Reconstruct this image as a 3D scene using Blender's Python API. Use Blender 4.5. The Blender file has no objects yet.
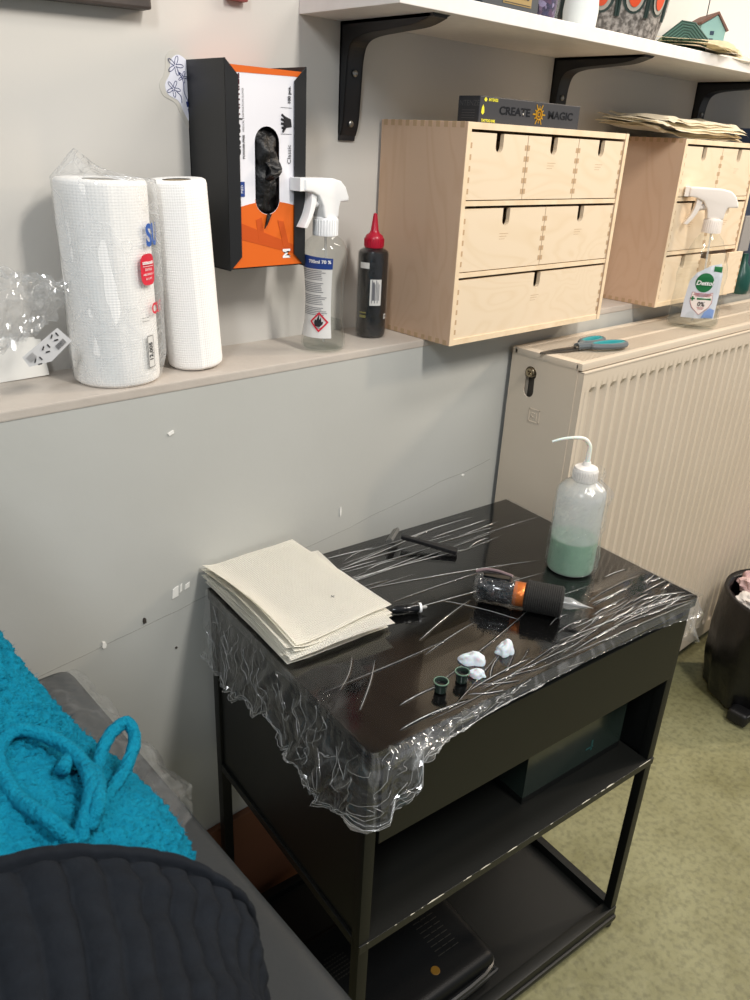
import bpy, bmesh, math, random
from math import sin, cos, pi, radians as R_
from mathutils import Vector, Matrix, noise
random.seed(7)
SC = bpy.context.scene
COL = SC.collection

# ---------------------------------------------------------------- helpers
def lin(h):
    h = h.lstrip('#'); o = []
    for i in (0, 2, 4):
        c = int(h[i:i+2], 16)/255
        o.append(c/12.92 if c <= .04045 else ((c+.055)/1.055)**2.4)
    return (*o, 1)

def mat(name, col, rough=.5, metal=0, spec=.5, bump=None, mottle=None, **kw):
    """bump=(scale,strength,distance,type)  mottle=(scale,amount,colour2)"""
    m = bpy.data.materials.new(name); m.use_nodes = True
    nt = m.node_tree; b = nt.nodes['Principled BSDF']
    c = lin(col) if isinstance(col, str) else col
    b.inputs['Base Color'].default_value = c
    b.inputs['Roughness'].default_value = rough
    b.inputs['Metallic'].default_value = metal
    b.inputs['Specular IOR Level'].default_value = spec
    for k, v in kw.items():
        b.inputs[k.replace('_', ' ')].default_value = v
    tc = nt.nodes.new('ShaderNodeTexCoord')
    if mottle:
        n = nt.nodes.new('ShaderNodeTexNoise'); n.inputs['Scale'].default_value = mottle[0]
        n.inputs['Detail'].default_value = 6
        nt.links.new(tc.outputs['Object'], n.inputs['Vector'])
        r = nt.nodes.new('ShaderNodeValToRGB')
        r.color_ramp.elements[0].position = .5-mottle[1]/2; r.color_ramp.elements[1].position = .5+mottle[1]/2
        r.color_ramp.elements[0].color = c; r.color_ramp.elements[1].color = lin(mottle[2])
        nt.links.new(n.outputs['Fac'], r.inputs['Fac']); nt.links.new(r.outputs['Color'], b.inputs['Base Color'])
    if bump:
        kind = bump[3] if len(bump) > 3 else 'noise'
        if kind == 'noise':
            n = nt.nodes.new('ShaderNodeTexNoise'); n.inputs['Scale'].default_value = bump[0]; n.inputs['Detail'].default_value = 5; out = n.outputs['Fac']
        elif kind == 'voronoi':
            n = nt.nodes.new('ShaderNodeTexVoronoi'); n.inputs['Scale'].default_value = bump[0]; out = n.outputs['Distance']
        nt.links.new(tc.outputs['Object'], n.inputs['Vector'])
        bp = nt.nodes.new('ShaderNodeBump'); bp.inputs['Strength'].default_value = bump[1]; bp.inputs['Distance'].default_value = bump[2]
        nt.links.new(out, bp.inputs['Height']); nt.links.new(bp.outputs['Normal'], b.inputs['Normal'])
    return m

def film_mat(name, milk=.06, rough=.08, ior=1.5, tint='#ffffff', bumpscale=0, bumpstr=0, crease=0, creasescale=30, maxr=.75, base=.07, stretch=None):
    """thin clear plastic: see-through, a fresnel sheen, a little milky scatter"""
    m = bpy.data.materials.new(name); m.use_nodes = True
    nt = m.node_tree; nt.nodes.clear()
    out = nt.nodes.new('ShaderNodeOutputMaterial')
    tr = nt.nodes.new('ShaderNodeBsdfTransparent'); tr.inputs['Color'].default_value = lin(tint)
    gl = nt.nodes.new('ShaderNodeBsdfGlossy'); gl.inputs['Roughness'].default_value = rough
    df = nt.nodes.new('ShaderNodeBsdfDiffuse'); df.inputs['Color'].default_value = (.85, .87, .88, 1)
    tl = nt.nodes.new('ShaderNodeBsdfTranslucent'); tl.inputs['Color'].default_value = (.85, .87, .88, 1)
    fr = nt.nodes.new('ShaderNodeLayerWeight'); fr.inputs['Blend'].default_value = .5
    pw = nt.nodes.new('ShaderNodeMath'); pw.operation = 'POWER'; pw.inputs[1].default_value = 4.2
    mn = nt.nodes.new('ShaderNodeMapRange'); mn.inputs[3].default_value = base; mn.inputs[4].default_value = maxr
    nt.links.new(fr.outputs['Facing'], pw.inputs[0]); nt.links.new(pw.outputs[0], mn.inputs[0])
    ad = nt.nodes.new('ShaderNodeMixShader'); ad.inputs[0].default_value = .5
    nt.links.new(df.outputs[0], ad.inputs[1]); nt.links.new(tl.outputs[0], ad.inputs[2])
    m1 = nt.nodes.new('ShaderNodeMixShader'); m1.inputs[0].default_value = milk
    nt.links.new(tr.outputs[0], m1.inputs[1]); nt.links.new(ad.outputs[0], m1.inputs[2])
    m2 = nt.nodes.new('ShaderNodeMixShader')
    nt.links.new(mn.outputs[0], m2.inputs[0]); nt.links.new(m1.outputs[0], m2.inputs[1]); nt.links.new(gl.outputs[0], m2.inputs[2])
    nt.links.new(m2.outputs[0], out.inputs[0])
    tc = nt.nodes.new('ShaderNodeTexCoord')
    if crease:
        v = nt.nodes.new('ShaderNodeTexVoronoi'); v.feature = 'DISTANCE_TO_EDGE'; v.inputs['Scale'].default_value = creasescale
        n = nt.nodes.new('ShaderNodeTexNoise'); n.inputs['Scale'].default_value = creasescale*.4
        mx = nt.nodes.new('ShaderNodeMix'); mx.data_type = 'VECTOR'; mx.inputs[0].default_value = .25
        src = tc.outputs['Object']
        if stretch:
            mp = nt.nodes.new('ShaderNodeMapping'); mp.inputs['Scale'].default_value = stretch; nt.links.new(src, mp.inputs[0]); src = mp.outputs[0]
        nt.links.new(src, n.inputs['Vector'])
        nt.links.new(src, mx.inputs[4]); nt.links.new(n.outputs['Color'], mx.inputs[5])
        nt.links.new(mx.outputs[1], v.inputs['Vector'])
        rp = nt.nodes.new('ShaderNodeMapRange'); rp.inputs[1].default_value = 0; rp.inputs[2].default_value = .05
        rp.inputs[3].default_value = milk+crease; rp.inputs[4].default_value = milk
        nt.links.new(v.outputs[0], rp.inputs[0]); nt.links.new(rp.outputs[0], m1.inputs[0])
    if bumpscale:
        n = nt.nodes.new('ShaderNodeTexNoise'); n.inputs['Scale'].default_value = bumpscale; n.inputs['Detail'].default_value = 3; n.inputs['Distortion'].default_value = 1.5
        nt.links.new(tc.outputs['Object'], n.inputs['Vector'])
        bp = nt.nodes.new('ShaderNodeBump'); bp.inputs['Strength'].default_value = bumpstr; bp.inputs['Distance'].default_value = .01
        nt.links.new(n.outputs['Fac'], bp.inputs['Height'])
        for q in (gl, fr): nt.links.new(bp.outputs['Normal'], q.inputs['Normal'])
    return m

def empty(name, loc=(0, 0, 0), rz=0, rot=None):
    o = bpy.data.objects.new(name, None); COL.objects.link(o)
    o.location = loc; o.rotation_euler = rot if rot else (0, 0, rz); o.empty_display_size = .05
    return o
def tag(o, label, cat, group=None, kind=None):
    if label: o['label'] = label
    if cat: o['category'] = cat
    if group: o['group'] = group
    if kind: o['kind'] = kind
    return o
def thing(name, label, cat, loc=(0, 0, 0), rz=0, group=None, rot=None):
    return tag(empty(name, loc, rz, rot), label, cat, group)
def part(name, bm, m, parent=None, smooth=False, loc=None, angle=40):
    me = bpy.data.meshes.new(name)
    bmesh.ops.recalc_face_normals(bm, faces=bm.faces[:])
    bm.to_mesh(me); bm.free()
    for x in (m if isinstance(m, (list, tuple)) else [m]): me.materials.append(x)
    if smooth:
        me.shade_smooth()
        if angle < 180:
            try: me.set_sharp_from_angle(angle=R_(angle))
            except Exception: pass
    o = bpy.data.objects.new(name, me); COL.objects.link(o)
    if parent: o.parent = parent
    if loc: o.location = loc
    return o
def struct(o):
    o['kind'] = 'structure'; return o
def copy_tree(o, parent=None):
    c = o.copy(); COL.objects.link(c); c.parent = parent
    for ch in o.children: copy_tree(ch, c)
    return c
NB = bmesh.new
def merge(bm, b2, mi=0, M=None):
    if M is not None: b2.transform(M)
    for f in b2.faces: f.material_index = mi
    me = bpy.data.meshes.new('t'); b2.to_mesh(me); b2.free(); bm.from_mesh(me); bpy.data.meshes.remove(me)
    return bm
def box(bm, x0, x1, y0, y1, z0, z1, bev=0, mi=0, seg=2, M=None):
    b = bmesh.new(); bmesh.ops.create_cube(b, size=1)
    for v in b.verts: v.co = Vector(((x0+x1)/2+v.co.x*(x1-x0), (y0+y1)/2+v.co.y*(y1-y0), (z0+z1)/2+v.co.z*(z1-z0)))
    if bev: bmesh.ops.bevel(b, geom=b.edges[:], offset=bev, segments=seg, profile=.7, affect='EDGES')
    return merge(bm, b, mi, M)
def lathe(bm, prof, seg=40, mi=0, M=None, caps=True, sx=1, sy=1):
    b = bmesh.new(); rings = []
    for r, z in prof:
        rings.append([b.verts.new((max(r, 1e-5)*cos(2*pi*i/seg)*sx, max(r, 1e-5)*sin(2*pi*i/seg)*sy, z)) for i in range(seg)])
    for a, c in zip(rings, rings[1:]):
        for i in range(seg): b.faces.new((a[i], a[(i+1) % seg], c[(i+1) % seg], c[i]))
    if caps:
        b.faces.new(rings[0][::-1]); b.faces.new(rings[-1])
    return merge(bm, b, mi, M)
def prism(bm, pts, t0, t1, bev=0, mi=0, M=None, seg=2):
    """pts in (x,z), extruded along y from t0 to t1"""
    b = bmesh.new()
    A = [b.verts.new((x, t0, z)) for x, z in pts]; B = [b.verts.new((x, t1, z)) for x, z in pts]
    b.faces.new(A); b.faces.new(B[::-1])
    n = len(pts)
    for i in range(n): b.faces.new((A[i], B[i], B[(i+1) % n], A[(i+1) % n]))
    bmesh.ops.recalc_face_normals(b, faces=b.faces[:])
    if bev: bmesh.ops.bevel(b, geom=b.edges[:], offset=bev, segments=seg, profile=.6, affect='EDGES', clamp_overlap=True)
    return merge(bm, b, mi, M)
def tube(bm, pts, r, seg=10, mi=0, M=None, closed=False):
    b = bmesh.new(); P = [Vector(p) for p in pts]; n = len(P); rings = []
    up = Vector((0, 0, 1)); prev = None
    for i, p in enumerate(P):
        if closed: d = P[(i+1) % n]-P[i-1]
        else: d = P[min(i+1, n-1)]-P[max(i-1, 0)]
        d.normalize()
        if prev is None:
            a = d.cross(up); a = a if a.length > .1 else d.cross(Vector((1, 0, 0)))
        else: a = prev-d*prev.dot(d)
        a.normalize(); prev = a; c = d.cross(a)
        rr = r[i] if isinstance(r, (list, tuple)) else r
        rings.append([b.verts.new(p+(a*cos(2*pi*k/seg)+c*sin(2*pi*k/seg))*rr) for k in range(seg)])
    for i in range(n if closed else n-1):
        A, B = rings[i], rings[(i+1) % n]
        for k in range(seg): b.faces.new((A[k], A[(k+1) % seg], B[(k+1) % seg], B[k]))
    if not closed: b.faces.new(rings[0][::-1]); b.faces.new(rings[-1])
    return merge(bm, b, mi, M)
def grid(bm, nu, nv, fn, mi=0, close_u=False, M=None):
    b = bmesh.new()
    V = [[b.verts.new(fn(i/nu, j/nv)) for j in range(nv+1)] for i in range(nu if close_u else nu+1)]
    for i in range(nu):
        i2 = (i+1) % nu if close_u else i+1
        for j in range(nv): b.faces.new((V[i][j], V[i2][j], V[i2][j+1], V[i][j+1]))
    return merge(bm, b, mi, M)
def smooth_path(pts, k=8, closed=False):
    P = [Vector(p) for p in pts]; n = len(P); out = []
    g = (lambda i: P[i % n]) if closed else (lambda i: P[max(0, min(n-1, i))])
    for i in range(n if closed else n-1):
        a, b, c, d = g(i-1), g(i), g(i+1), g(i+2)
        for q in range(k):
            t = q/k
            out.append(.5*((2*b)+(-a+c)*t+(2*a-5*b+4*c-d)*t*t+(-a+3*b-3*c+d)*t**3))
    if not closed: out.append(P[-1])
    return out
def text_bm(s, size, M, ext=0, sx=1.0, bend=None, mi=0, bold=0, font_shear=0):
    """flat lettering, centred; local x = reading direction, y = up, then moved by M. bend(v)->v optional"""
    cu = bpy.data.curves.new('t', 'FONT'); cu.body = s; cu.size = size; cu.align_x = 'CENTER'; cu.align_y = 'CENTER'
    cu.extrude = ext; cu.offset = bold; cu.resolution_u = 3; cu.shear = font_shear
    o = bpy.data.objects.new('t', cu); COL.objects.link(o)
    bpy.context.view_layer.update()
    me = bpy.data.meshes.new_from_object(o.evaluated_get(bpy.context.evaluated_depsgraph_get()))
    bpy.data.objects.remove(o); bpy.data.curves.remove(cu)
    b = bmesh.new(); b.from_mesh(me); bpy.data.meshes.remove(me)
    for v in b.verts: v.co.x *= sx
    if bend:
        for v in b.verts: v.co = bend(v.co)
    b.transform(M)
    for f in b.faces: f.material_index = mi
    return b
def frame(o, xd, yd):
    xd = Vector(xd).normalized(); yd = Vector(yd).normalized(); zd = xd.cross(yd)
    return Matrix(((xd.x, yd.x, zd.x, o[0]), (xd.y, yd.y, zd.y, o[1]), (xd.z, yd.z, zd.z, o[2]), (0, 0, 0, 1)))
def poly(bm, pts, mi=0, M=None):
    b = bmesh.new(); b.faces.new([b.verts.new(p) for p in pts]); return merge(bm, b, mi, M)
T = Matrix.Translation
def RZ(a): return Matrix.Rotation(a, 4, 'Z')
def RX(a): return Matrix.Rotation(a, 4, 'X')
def RY(a): return Matrix.Rotation(a, 4, 'Y')
def fbm(v, s=1, o=4): return noise.fractal(Vector(v)*s, 1.0, 2.0, o)

# ---------------------------------------------------------------- levels
FZ = -1.02          # floor
WY = .185           # upper wall face
LY = .057           # lower wall face / ledge nose
LEDGE = 0.0
CT = -.302          # cart top
BZ = -.32           # couch top

# ---------------------------------------------------------------- materials
M_wall = mat('wall_paint', '#cac6bf', .75, bump=(60, .05, .004), mottle=(2.2, .5, '#c2bfb9'))
M_lwall = mat('lower_wall_paint', '#bbbcb8', .62, bump=(45, .07, .004), mottle=(3, .6, '#b1b1ab'))
M_ledge = mat('ledge_paint', '#b3a99f', .5, bump=(30, .15, .01), mottle=(7, .5, '#c2bab0'))
M_wallshade = mat('wall_shade_brown', '#74492f', .6, mottle=(8, .5, '#663f29'))  # warm shade on the lower wall, given as a brown colour
M_black = mat('black_metal', '#15171a', .42, bump=(300, .03, .002))
M_blackb = mat('black_bracket', '#17191d', .45)
M_cart = mat('cart_black', '#0f1110', .42, spec=.35, bump=(250, .04, .002))
M_carttop = mat('cart_top_black', '#070707', .04, spec=.18)
M_white = mat('white_plastic', '#efefef', .32)
M_shelf = mat('white_shelf', '#dcd8d4', .4, mottle=(60, .5, '#e4e0dc'))
M_rad = mat('radiator_enamel', '#d3c6b4', .38, bump=(80, .04, .004), mottle=(5, .6, '#cdbfac'))
M_dark = mat('dark_void', '#060606', .9)
M_steel = mat('steel', '#9b9a96', .3, 1)
M_red = mat('red_plastic', '#b3122f', .35)
M_orange = mat('orange_card', '#dc6413', .45)
M_orange2 = mat('orange_card_dark', '#c44e0a', .45)
M_card = mat('white_card', '#e9e8ee', .4)
M_ink = mat('black_print', '#16161c', .5)
M_greyink = mat('grey_print', '#6a6a70', .6)
M_blue = mat('blue_print', '#1d3d86', .5)
M_redink = mat('red_print', '#d01f38', .5)
def lattice(name, col, pitch, cylr=None, strength=.5):
    m = mat(name, col, .9); nt = m.node_tree; b = nt.nodes['Principled BSDF']; tc = nt.nodes['Texture Coordinate']
    sp = nt.nodes.new('ShaderNodeSeparateXYZ'); nt.links.new(tc.outputs['Object'], sp.inputs[0])
    def M(op, a, c=None):
        n = nt.nodes.new('ShaderNodeMath'); n.operation = op
        for i, q in enumerate((a, c)):
            if q is None: continue
            if isinstance(q, (int, float)): n.inputs[i].default_value = q
            else: nt.links.new(q, n.inputs[i])
        return n.outputs[0]
    k = 2*pi/pitch
    if cylr: u = M('MULTIPLY', M('ARCTAN2', sp.outputs[1], sp.outputs[0]), round(cylr*k)); v = M('MULTIPLY', sp.outputs[2], k*1.25)
    else: u = M('MULTIPLY', sp.outputs[0], k); v = M('MULTIPLY', sp.outputs[1], k*1.25)
    h = M('MULTIPLY', M('SINE', M('MULTIPLY', M('ADD', u, v), .5)), M('SINE', M('MULTIPLY', M('SUBTRACT', u, v), .5)))
    bp = nt.nodes.new('ShaderNodeBump'); bp.inputs['Strength'].default_value = strength; bp.inputs['Distance'].default_value = .0012
    nt.links.new(h, bp.inputs['Height']); nt.links.new(bp.outputs['Normal'], b.inputs['Normal'])
    return m
M_towel = lattice('embossed_roll', '#f8f6f3', .0040, .05, .22)
M_napkin = lattice('embossed_sheet', '#fffcf2', .0040, None, .5)
M_nitrile = mat('black_nitrile', '#0b0b0d', .45, bump=(90, .4, .01))
M_label = mat('label_white', '#dcdad6', .5)
M_gold = mat('gold_print', '#c99a22', .35, .6)
M_yellow = mat('yellow_print', '#d6cf2e', .5)
M_napkin2 = mat('cream_napkin', '#fdf5e2', .9, bump=(120, .1, .001))
M_paper = mat('white_paper', '#eceae4', .8)
M_film = film_mat('cling_film', .003, .10, base=.075, maxr=.5)
M_filmc = film_mat('cling_film_crumpled', .055, .10, crease=.15, creasescale=17, stretch=(1, 1, .4), base=.10)
M_pet = film_mat('clear_bottle', .012, .04, tint='#fbfcfb', base=.035, maxr=.55)
M_liq = film_mat('clear_liquid', .01, .02, tint='#f0f2f1', base=.02, maxr=.4)
M_glass = M_pet
M_leather = mat('black_vinyl', '#2b2e30', .42, bump=(180, .12, .003))
M_rubber = mat('black_rubber', '#101012', .5)
M_teal = mat('teal_wool', '#0f7f9c', .95, spec=.1, bump=(260, .9, .006), mottle=(110, .5, '#0a6f8c'))
M_knit = mat('black_rib_knit', '#1a1e24', .95, spec=.15, bump=(300, .3, .002), mottle=(90, .6, '#14171c'))
M_skin = mat('skin', '#c99a7c', .5)

def floor_material():
    m = mat('olive_floor', '#8f8f62', .55, bump=(35, .2, .01)); nt = m.node_tree; b = nt.nodes['Principled BSDF']
    tc = nt.nodes['Texture Coordinate']
    n1 = nt.nodes.new('ShaderNodeTexNoise'); n1.inputs['Scale'].default_value = 5; n1.inputs['Detail'].default_value = 9; n1.inputs['Roughness'].default_value = .65
    n2 = nt.nodes.new('ShaderNodeTexNoise'); n2.inputs['Scale'].default_value = 90; n2.inputs['Detail'].default_value = 6
    for n in (n1, n2): nt.links.new(tc.outputs['Object'], n.inputs['Vector'])
    r = nt.nodes.new('ShaderNodeValToRGB'); e = r.color_ramp.elements
    e[0].position = .36; e[0].color = lin('#77744f'); e[1].position = .62; e[1].color = lin('#8f8d69')
    nt.links.new(n1.outputs['Fac'], r.inputs['Fac'])
    r2 = nt.nodes.new('ShaderNodeValToRGB'); e = r2.color_ramp.elements
    e[0].position = .33; e[0].color = (.5, .5, .5, 1); e[1].position = .55; e[1].color = (1, 1, 1, 1)
    nt.links.new(n2.outputs['Fac'], r2.inputs['Fac'])
    mx = nt.nodes.new('ShaderNodeMix'); mx.data_type = 'RGBA'; mx.blend_type = 'MULTIPLY'; mx.inputs[0].default_value = .55
    nt.links.new(r.outputs['Color'], mx.inputs[6]); nt.links.new(r2.outputs['Color'], mx.inputs[7])
    nt.links.new(mx.outputs[2], b.inputs['Base Color'])
    return m
M_floor = floor_material()

def birch(name, c1, c2, vertical=False, seed=0.0):
    m = mat(name, c1, .55, spec=.35); nt = m.node_tree; b = nt.nodes['Principled BSDF']; tc = nt.nodes['Texture Coordinate']
    mp = nt.nodes.new('ShaderNodeMapping'); mp.inputs['Location'].default_value = (seed, seed*1.7, seed*.6)
    mp.inputs['Scale'].default_value = (9, 9, 2.2) if vertical else (3.2, 9, 7)
    nt.links.new(tc.outputs['Object'], mp.inputs['Vector'])
    n = nt.nodes.new('ShaderNodeTexNoise'); n.inputs['Scale'].default_value = 1.1; n.inputs['Detail'].default_value = 2.5; n.inputs['Distortion'].default_value = .8
    nt.links.new(mp.outputs[0], n.inputs['Vector'])
    mu = nt.nodes.new('ShaderNodeMath'); mu.operation = 'MULTIPLY'; mu.inputs[1].default_value = 13
    fr = nt.nodes.new('ShaderNodeMath'); fr.operation = 'PINGPONG'; fr.inputs[1].default_value = .5
    nt.links.new(n.outputs['Fac'], mu.inputs[0]); nt.links.new(mu.outputs[0], fr.inputs[0])
    r = nt.nodes.new('ShaderNodeValToRGB'); e = r.color_ramp.elements
    e[0].position = 0; e[0].color = lin(c2); e[1].position = .28; e[1].color = lin(c1)
    nt.links.new(fr.outputs[0], r.inputs['Fac'])
    n3 = nt.nodes.new('ShaderNodeTexNoise'); n3.inputs['Scale'].default_value = 9; n3.inputs['Detail'].default_value = 4
    nt.links.new(tc.outputs['Object'], n3.inputs['Vector'])
    mx = nt.nodes.new('ShaderNodeMix'); mx.data_type = 'RGBA'; mx.blend_type = 'MIX'
    nt.links.new(n3.outputs['Fac'], mx.inputs[0]); nt.links.new(r.outputs['Color'], mx.inputs[6]); mx.inputs[7].default_value = lin(c1)
    nt.links.new(mx.outputs[2], b.inputs['Base Color'])
    return m
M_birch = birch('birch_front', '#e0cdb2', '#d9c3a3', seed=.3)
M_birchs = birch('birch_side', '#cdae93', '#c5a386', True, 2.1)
M_birche = mat('birch_edge', '#ead6b8', .6, mottle=(40, .5, '#dcc3a0'))
M_endgrain = mat('birch_endgrain', '#b89a78', .7)

# ---------------------------------------------------------------- setting
bm = NB(); box(bm, -3.2, 4.2, -3.2, .057, FZ-.1, FZ); struct(part('floor', bm, M_floor))
# thick lower wall with the ledge on top
bm = NB(); box(bm, -3.2, 4.2, LY, .5, FZ-.1, -.012); struct(part('wall_lower_back', bm, M_lwall))
bm = NB(); box(bm, -3.2, 4.2, LY-.001, WY+.02, -.012, LEDGE, bev=.002); struct(part('trim_1', bm, M_ledge))
bm = NB(); box(bm, -3.2, 4.2, WY, .5, LEDGE-.01, 1.6); struct(part('wall_back', bm, M_wall))
bm = NB(); box(bm, -3.2, .2, LY-.012, LY, FZ, FZ+.24, bev=.003); struct(part('wall_shade_band', bm, M_wallshade))  # added brown band, stands for the wall in warm shade behind the cart

# cracks, screw holes and torn tape on the lower wall
t = thing('torn_tape', 'scrap of torn white tape stuck on the lower wall by the cart corner', 'tape', (-.457, LY, -.30))
bm = NB()
for (a, b, c, d) in ((-.016, -.006, -.012, .006), (-.004, 0, -.006, .008), (.004, .012, -.004, .006)):
    prism(bm, [(a, c), (b, c+.002), (b+.001, d), (a+.002, d-.003)], -.0012, -.0001)
part('tape_strip', bm, M_paper, t)
def mark(name, label, cat, pts, m, y=LY, g=None):
    bm = NB(); prism(bm, [(x, z) for x, z in pts], y-.0016, y+.001)
    return tag(part(name, bm, m), label, cat, g)
def blob(cx, cz, rx, rz, n=9, j=.3):
    return [(cx+rx*cos(2*pi*i/n)*(1+random.uniform(-j, j)), cz+rz*sin(2*pi*i/n)*(1+random.uniform(-j, j))) for i in range(n)]
M_hole = mat('hole_dark', '#3a342e', .9)
mark('screw_hole', 'dark oval screw hole in the lower wall left of the paper towel stack', 'hole', blob(-.517, -.33, .003, .005), M_hole)
mark('screw_hole', 'tiny dark screw hole in the lower wall below the torn tape', 'hole', blob(-.472, -.395, .0018, .002), M_hole)
mark('paint_chip', 'small white chip in the paint high on the lower wall under the paper rolls', 'chip', [(-.463, -.066), (-.455, -.063), (-.454, -.067), (-.461, -.0695)], M_paper)
mark('paint_chip', 'white paint chip at the left end of the wall crack by the teal wool', 'chip', blob(-.577, -.345, .003, .006), M_paper)
mark('paint_chip', 'white scratch in the paint above the back edge of the cart near its middle', 'chip', blob(-.165, -.262, .0015, .008), M_paper)
mark('paint_chip', 'small white chip on the wall crack left of the radiator', 'chip', blob(.133, -.272, .004, .002), M_paper)
bm = NB(); pts = []
for i in range(41):
    x = -.72+i*.93/40
    pts.append((x, LY-.0002, -.362+.105*i/40+.004*fbm((x*9, 1, 0))))
tube(bm, [(p[0], p[1]+.0006, p[2]) for p in pts], .0008, 5); tag(part('wall_crack', bm, mat('crack_grey', '#8b8a84', .9)), 'long thin crack line running along the lower wall behind the cart', 'crack')

# ---------------------------------------------------------------- radiator
t = thing('radiator', 'large cream enamel panel radiator with vertical ribs and top grille', 'radiator', (.227, 0, 0))
RX1 = 1.5; RF = -.107; RB = .047; RT = -.037; RBt = -.925
bm = NB()
# front panel with pressed ribs
pitch = .0333
def radfront(u, v):
    x = .002+u*(RX1-.004); z = RBt+.004+v*(RT-.016-RBt-.004)
    zt = RT-.045; zb = RBt+.04
    fade = max(0, min(1, (zt-z)/.012))*max(0, min(1, (z-zb)/.012))
    ph = ((x-.02)/pitch) % 1.0
    g = .5-.5*cos(2*pi*ph); g = min(1, max(0, (g-.25)*2.2))
    edge = 1 if .012 < x < RX1-.012 else 0
    return (x, RF+.0085*g*fade*edge, z)
nz = 60
zs = [0, .004, .008]+[.045+.0]  # coarse rows; built explicitly below
rows = [RBt+.004, RBt+.03, RBt+.040, RBt+.044, RBt+.048, RBt+.052, RBt+.06, -.6, -.4, -.2, RT-.06, RT-.057, RT-.053, RT-.049, RT-.045, RT-.03, RT-.016]
b = bmesh.new(); nx = 540; H = RT-.016-(RBt+.004)
V = [[b.verts.new(radfront(i/nx, (z-RBt-.004)/H)) for z in rows] for i in range(nx+1)]
for i in range(nx):
    for j in range(len(rows)-1): b.faces.new((V[i][j], V[i+1][j], V[i+1][j+1], V[i][j+1]))
merge(bm, b)
box(bm, .002, RX1-.002, RF+.011, RF+.016, RBt, RT-.016)                      # rear of front panel
box(bm, .0015, RX1-.0015, RF-.001, RF+.008, RT-.018, RT-.0145, bev=.0012)      # top fold
box(bm, .0015, .0035, RF-.0005, RF+.014, RBt, RT-.016)
box(bm, .002, RX1, RF+.001, RF+.016, RBt-.002, RBt+.004)
part('front_panel', bm, M_rad, t, True, angle=30)
bm = NB(); box(bm, .01, RX1-.01, RB-.035, RB-.022, RBt, RT-.02, bev=.003); part('rear_panel', bm, M_rad, t)
# side cover with keyhole
bm = NB()
b = bmesh.new()
outer = [(RF+.012, RBt+.02), (RB, RBt+.02), (RB, RT-.012), (RB-.008, RT-.004), (RF+.02, RT-.004), (RF+.012, RT-.012)]
hy, hz = .0015, -.078
hole = [(hy+.013*cos(a), hz+.013*sin(a)) for a in [R_(-30+i*24) for i in range(11)]]+[(hy+.010*cos(a), hz-.034+.012*sin(a)) for a in [R_(165+i*30) for i in range(8)]]
# hole order: top arc from -30 deg to 210 deg, then bottom arc back
top_arc = [(hy+.013*cos(R_(d)), hz+.013*sin(R_(d))) for d in range(-40, 221, 20)]
bot_arc = [(hy+.011*cos(R_(d)), hz-.032+.012*sin(R_(d))) for d in range(180, 361, 20)]
hole = top_arc+bot_arc
def loopverts(b, pts, x): return [b.verts.new((x, y, z)) for y, z in pts]
for x in (0, .0022):
    o1 = loopverts(b, outer, x); h1 = loopverts(b, hole, x)
    ed = []
    for L in (o1, h1):
        for i in range(len(L)): ed.append(b.edges.new((L[i], L[(i+1) % len(L)])))
    bmesh.ops.triangle_fill(b, use_beauty=True, edges=ed)
    if x == 0: o0, h0 = o1, h1
for A, B in ((o0, o1), (h0, h1)):
    for i in range(len(A)): b.faces.new((A[i], A[(i+1) % len(A)], B[(i+1) % len(B)], B[i]))
merge(bm, b)
# embossed square mark
for (y0, y1, z0, z1) in ((-.03, -.0285, -.165, -.14), (-.008, -.0065, -.165, -.14), (-.03, -.0065, -.1415, -.14), (-.03, -.0065, -.165, -.1635), (-.024, -.0225, -.16, -.147), (-.020, -.012, -.149, -.147), (-.0135, -.012, -.16, -.149), (-.020, -.012, -.156, -.1545)):
    box(bm, -.0008, .0003, y0, y1, z0, z1)
part('side_cover', bm, M_rad, t)
bm = NB(); box(bm, .012, .02, RF+.02, RB-.02, RBt+.05, RT-.03); part('inner_shadow_plate', bm, mat('inner_shade_brown', '#4a443c', .8), t)  # dark plate behind the keyhole, painted as the shade inside
# top grille: frame, cross bars
bm = NB()
box(bm, -.001, RX1, RF+.004, RF+.018, RT-.013, RT, bev=.003); box(bm, -.001, RX1, RB-.014, RB, RT-.013, RT, bev=.003)
box(bm, -.001, .022, RF+.01, RB-.004, RT-.013, RT-.0004, bev=.003); 
box(bm, .0, RX1, -.034, -.026, RT-.012, RT-.0006, bev=.001)
part('top_frame', bm, M_rad, t, True)
bm = NB(); n = int((RX1-.03)/.0075)
for i in range(n):
    x = .026+i*.0075
    for (a, c) in ((RF+.017, -.033), (-.027, RB-.013)):
        box(bm, x, x+.0038, a, c, RT-.008, RT-.0015)
tag(part('grille_bars', bm, M_rad, t), None, None, kind='stuff')
bm = NB(); box(bm, .023, RX1-.02, RF+.02, RB-.016, RT-.03, RT-.028); part('grille_recess', bm, mat('recess_shade_brown', '#37312a', .9), t)  # sheet coloured dark for the shade between the grille bars
bm = NB()
lathe(bm, [(.0085, 0), (.0085, .006), (.0075, .007), (.0075, .010), (.004, .010), (.004, .007)], 24, M=T((.006, hy+.001, hz+.002)) @ RY(-pi/2))
lathe(bm, [(.0105, 0), (.0105, .004)], 6, M=T((.008, hy+.001, hz+.002)) @ RY(-pi/2))
lathe(bm, [(.0025, 0), (.0025, .011)], 8, M=T((.002, hy+.001, hz+.002)) @ RY(-pi/2))
part('bleed_valve', bm, mat('valve_brass', '#a99a80', .3, .9), t, True)
for x in (.25, 1.2):
    for z in (RT-.12, RBt+.08):
        bm = NB(); box(bm, x, x+.03, RB-.03, .0575, z, z+.04); part('wall_bracket', bm, M_rad, t)
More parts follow.
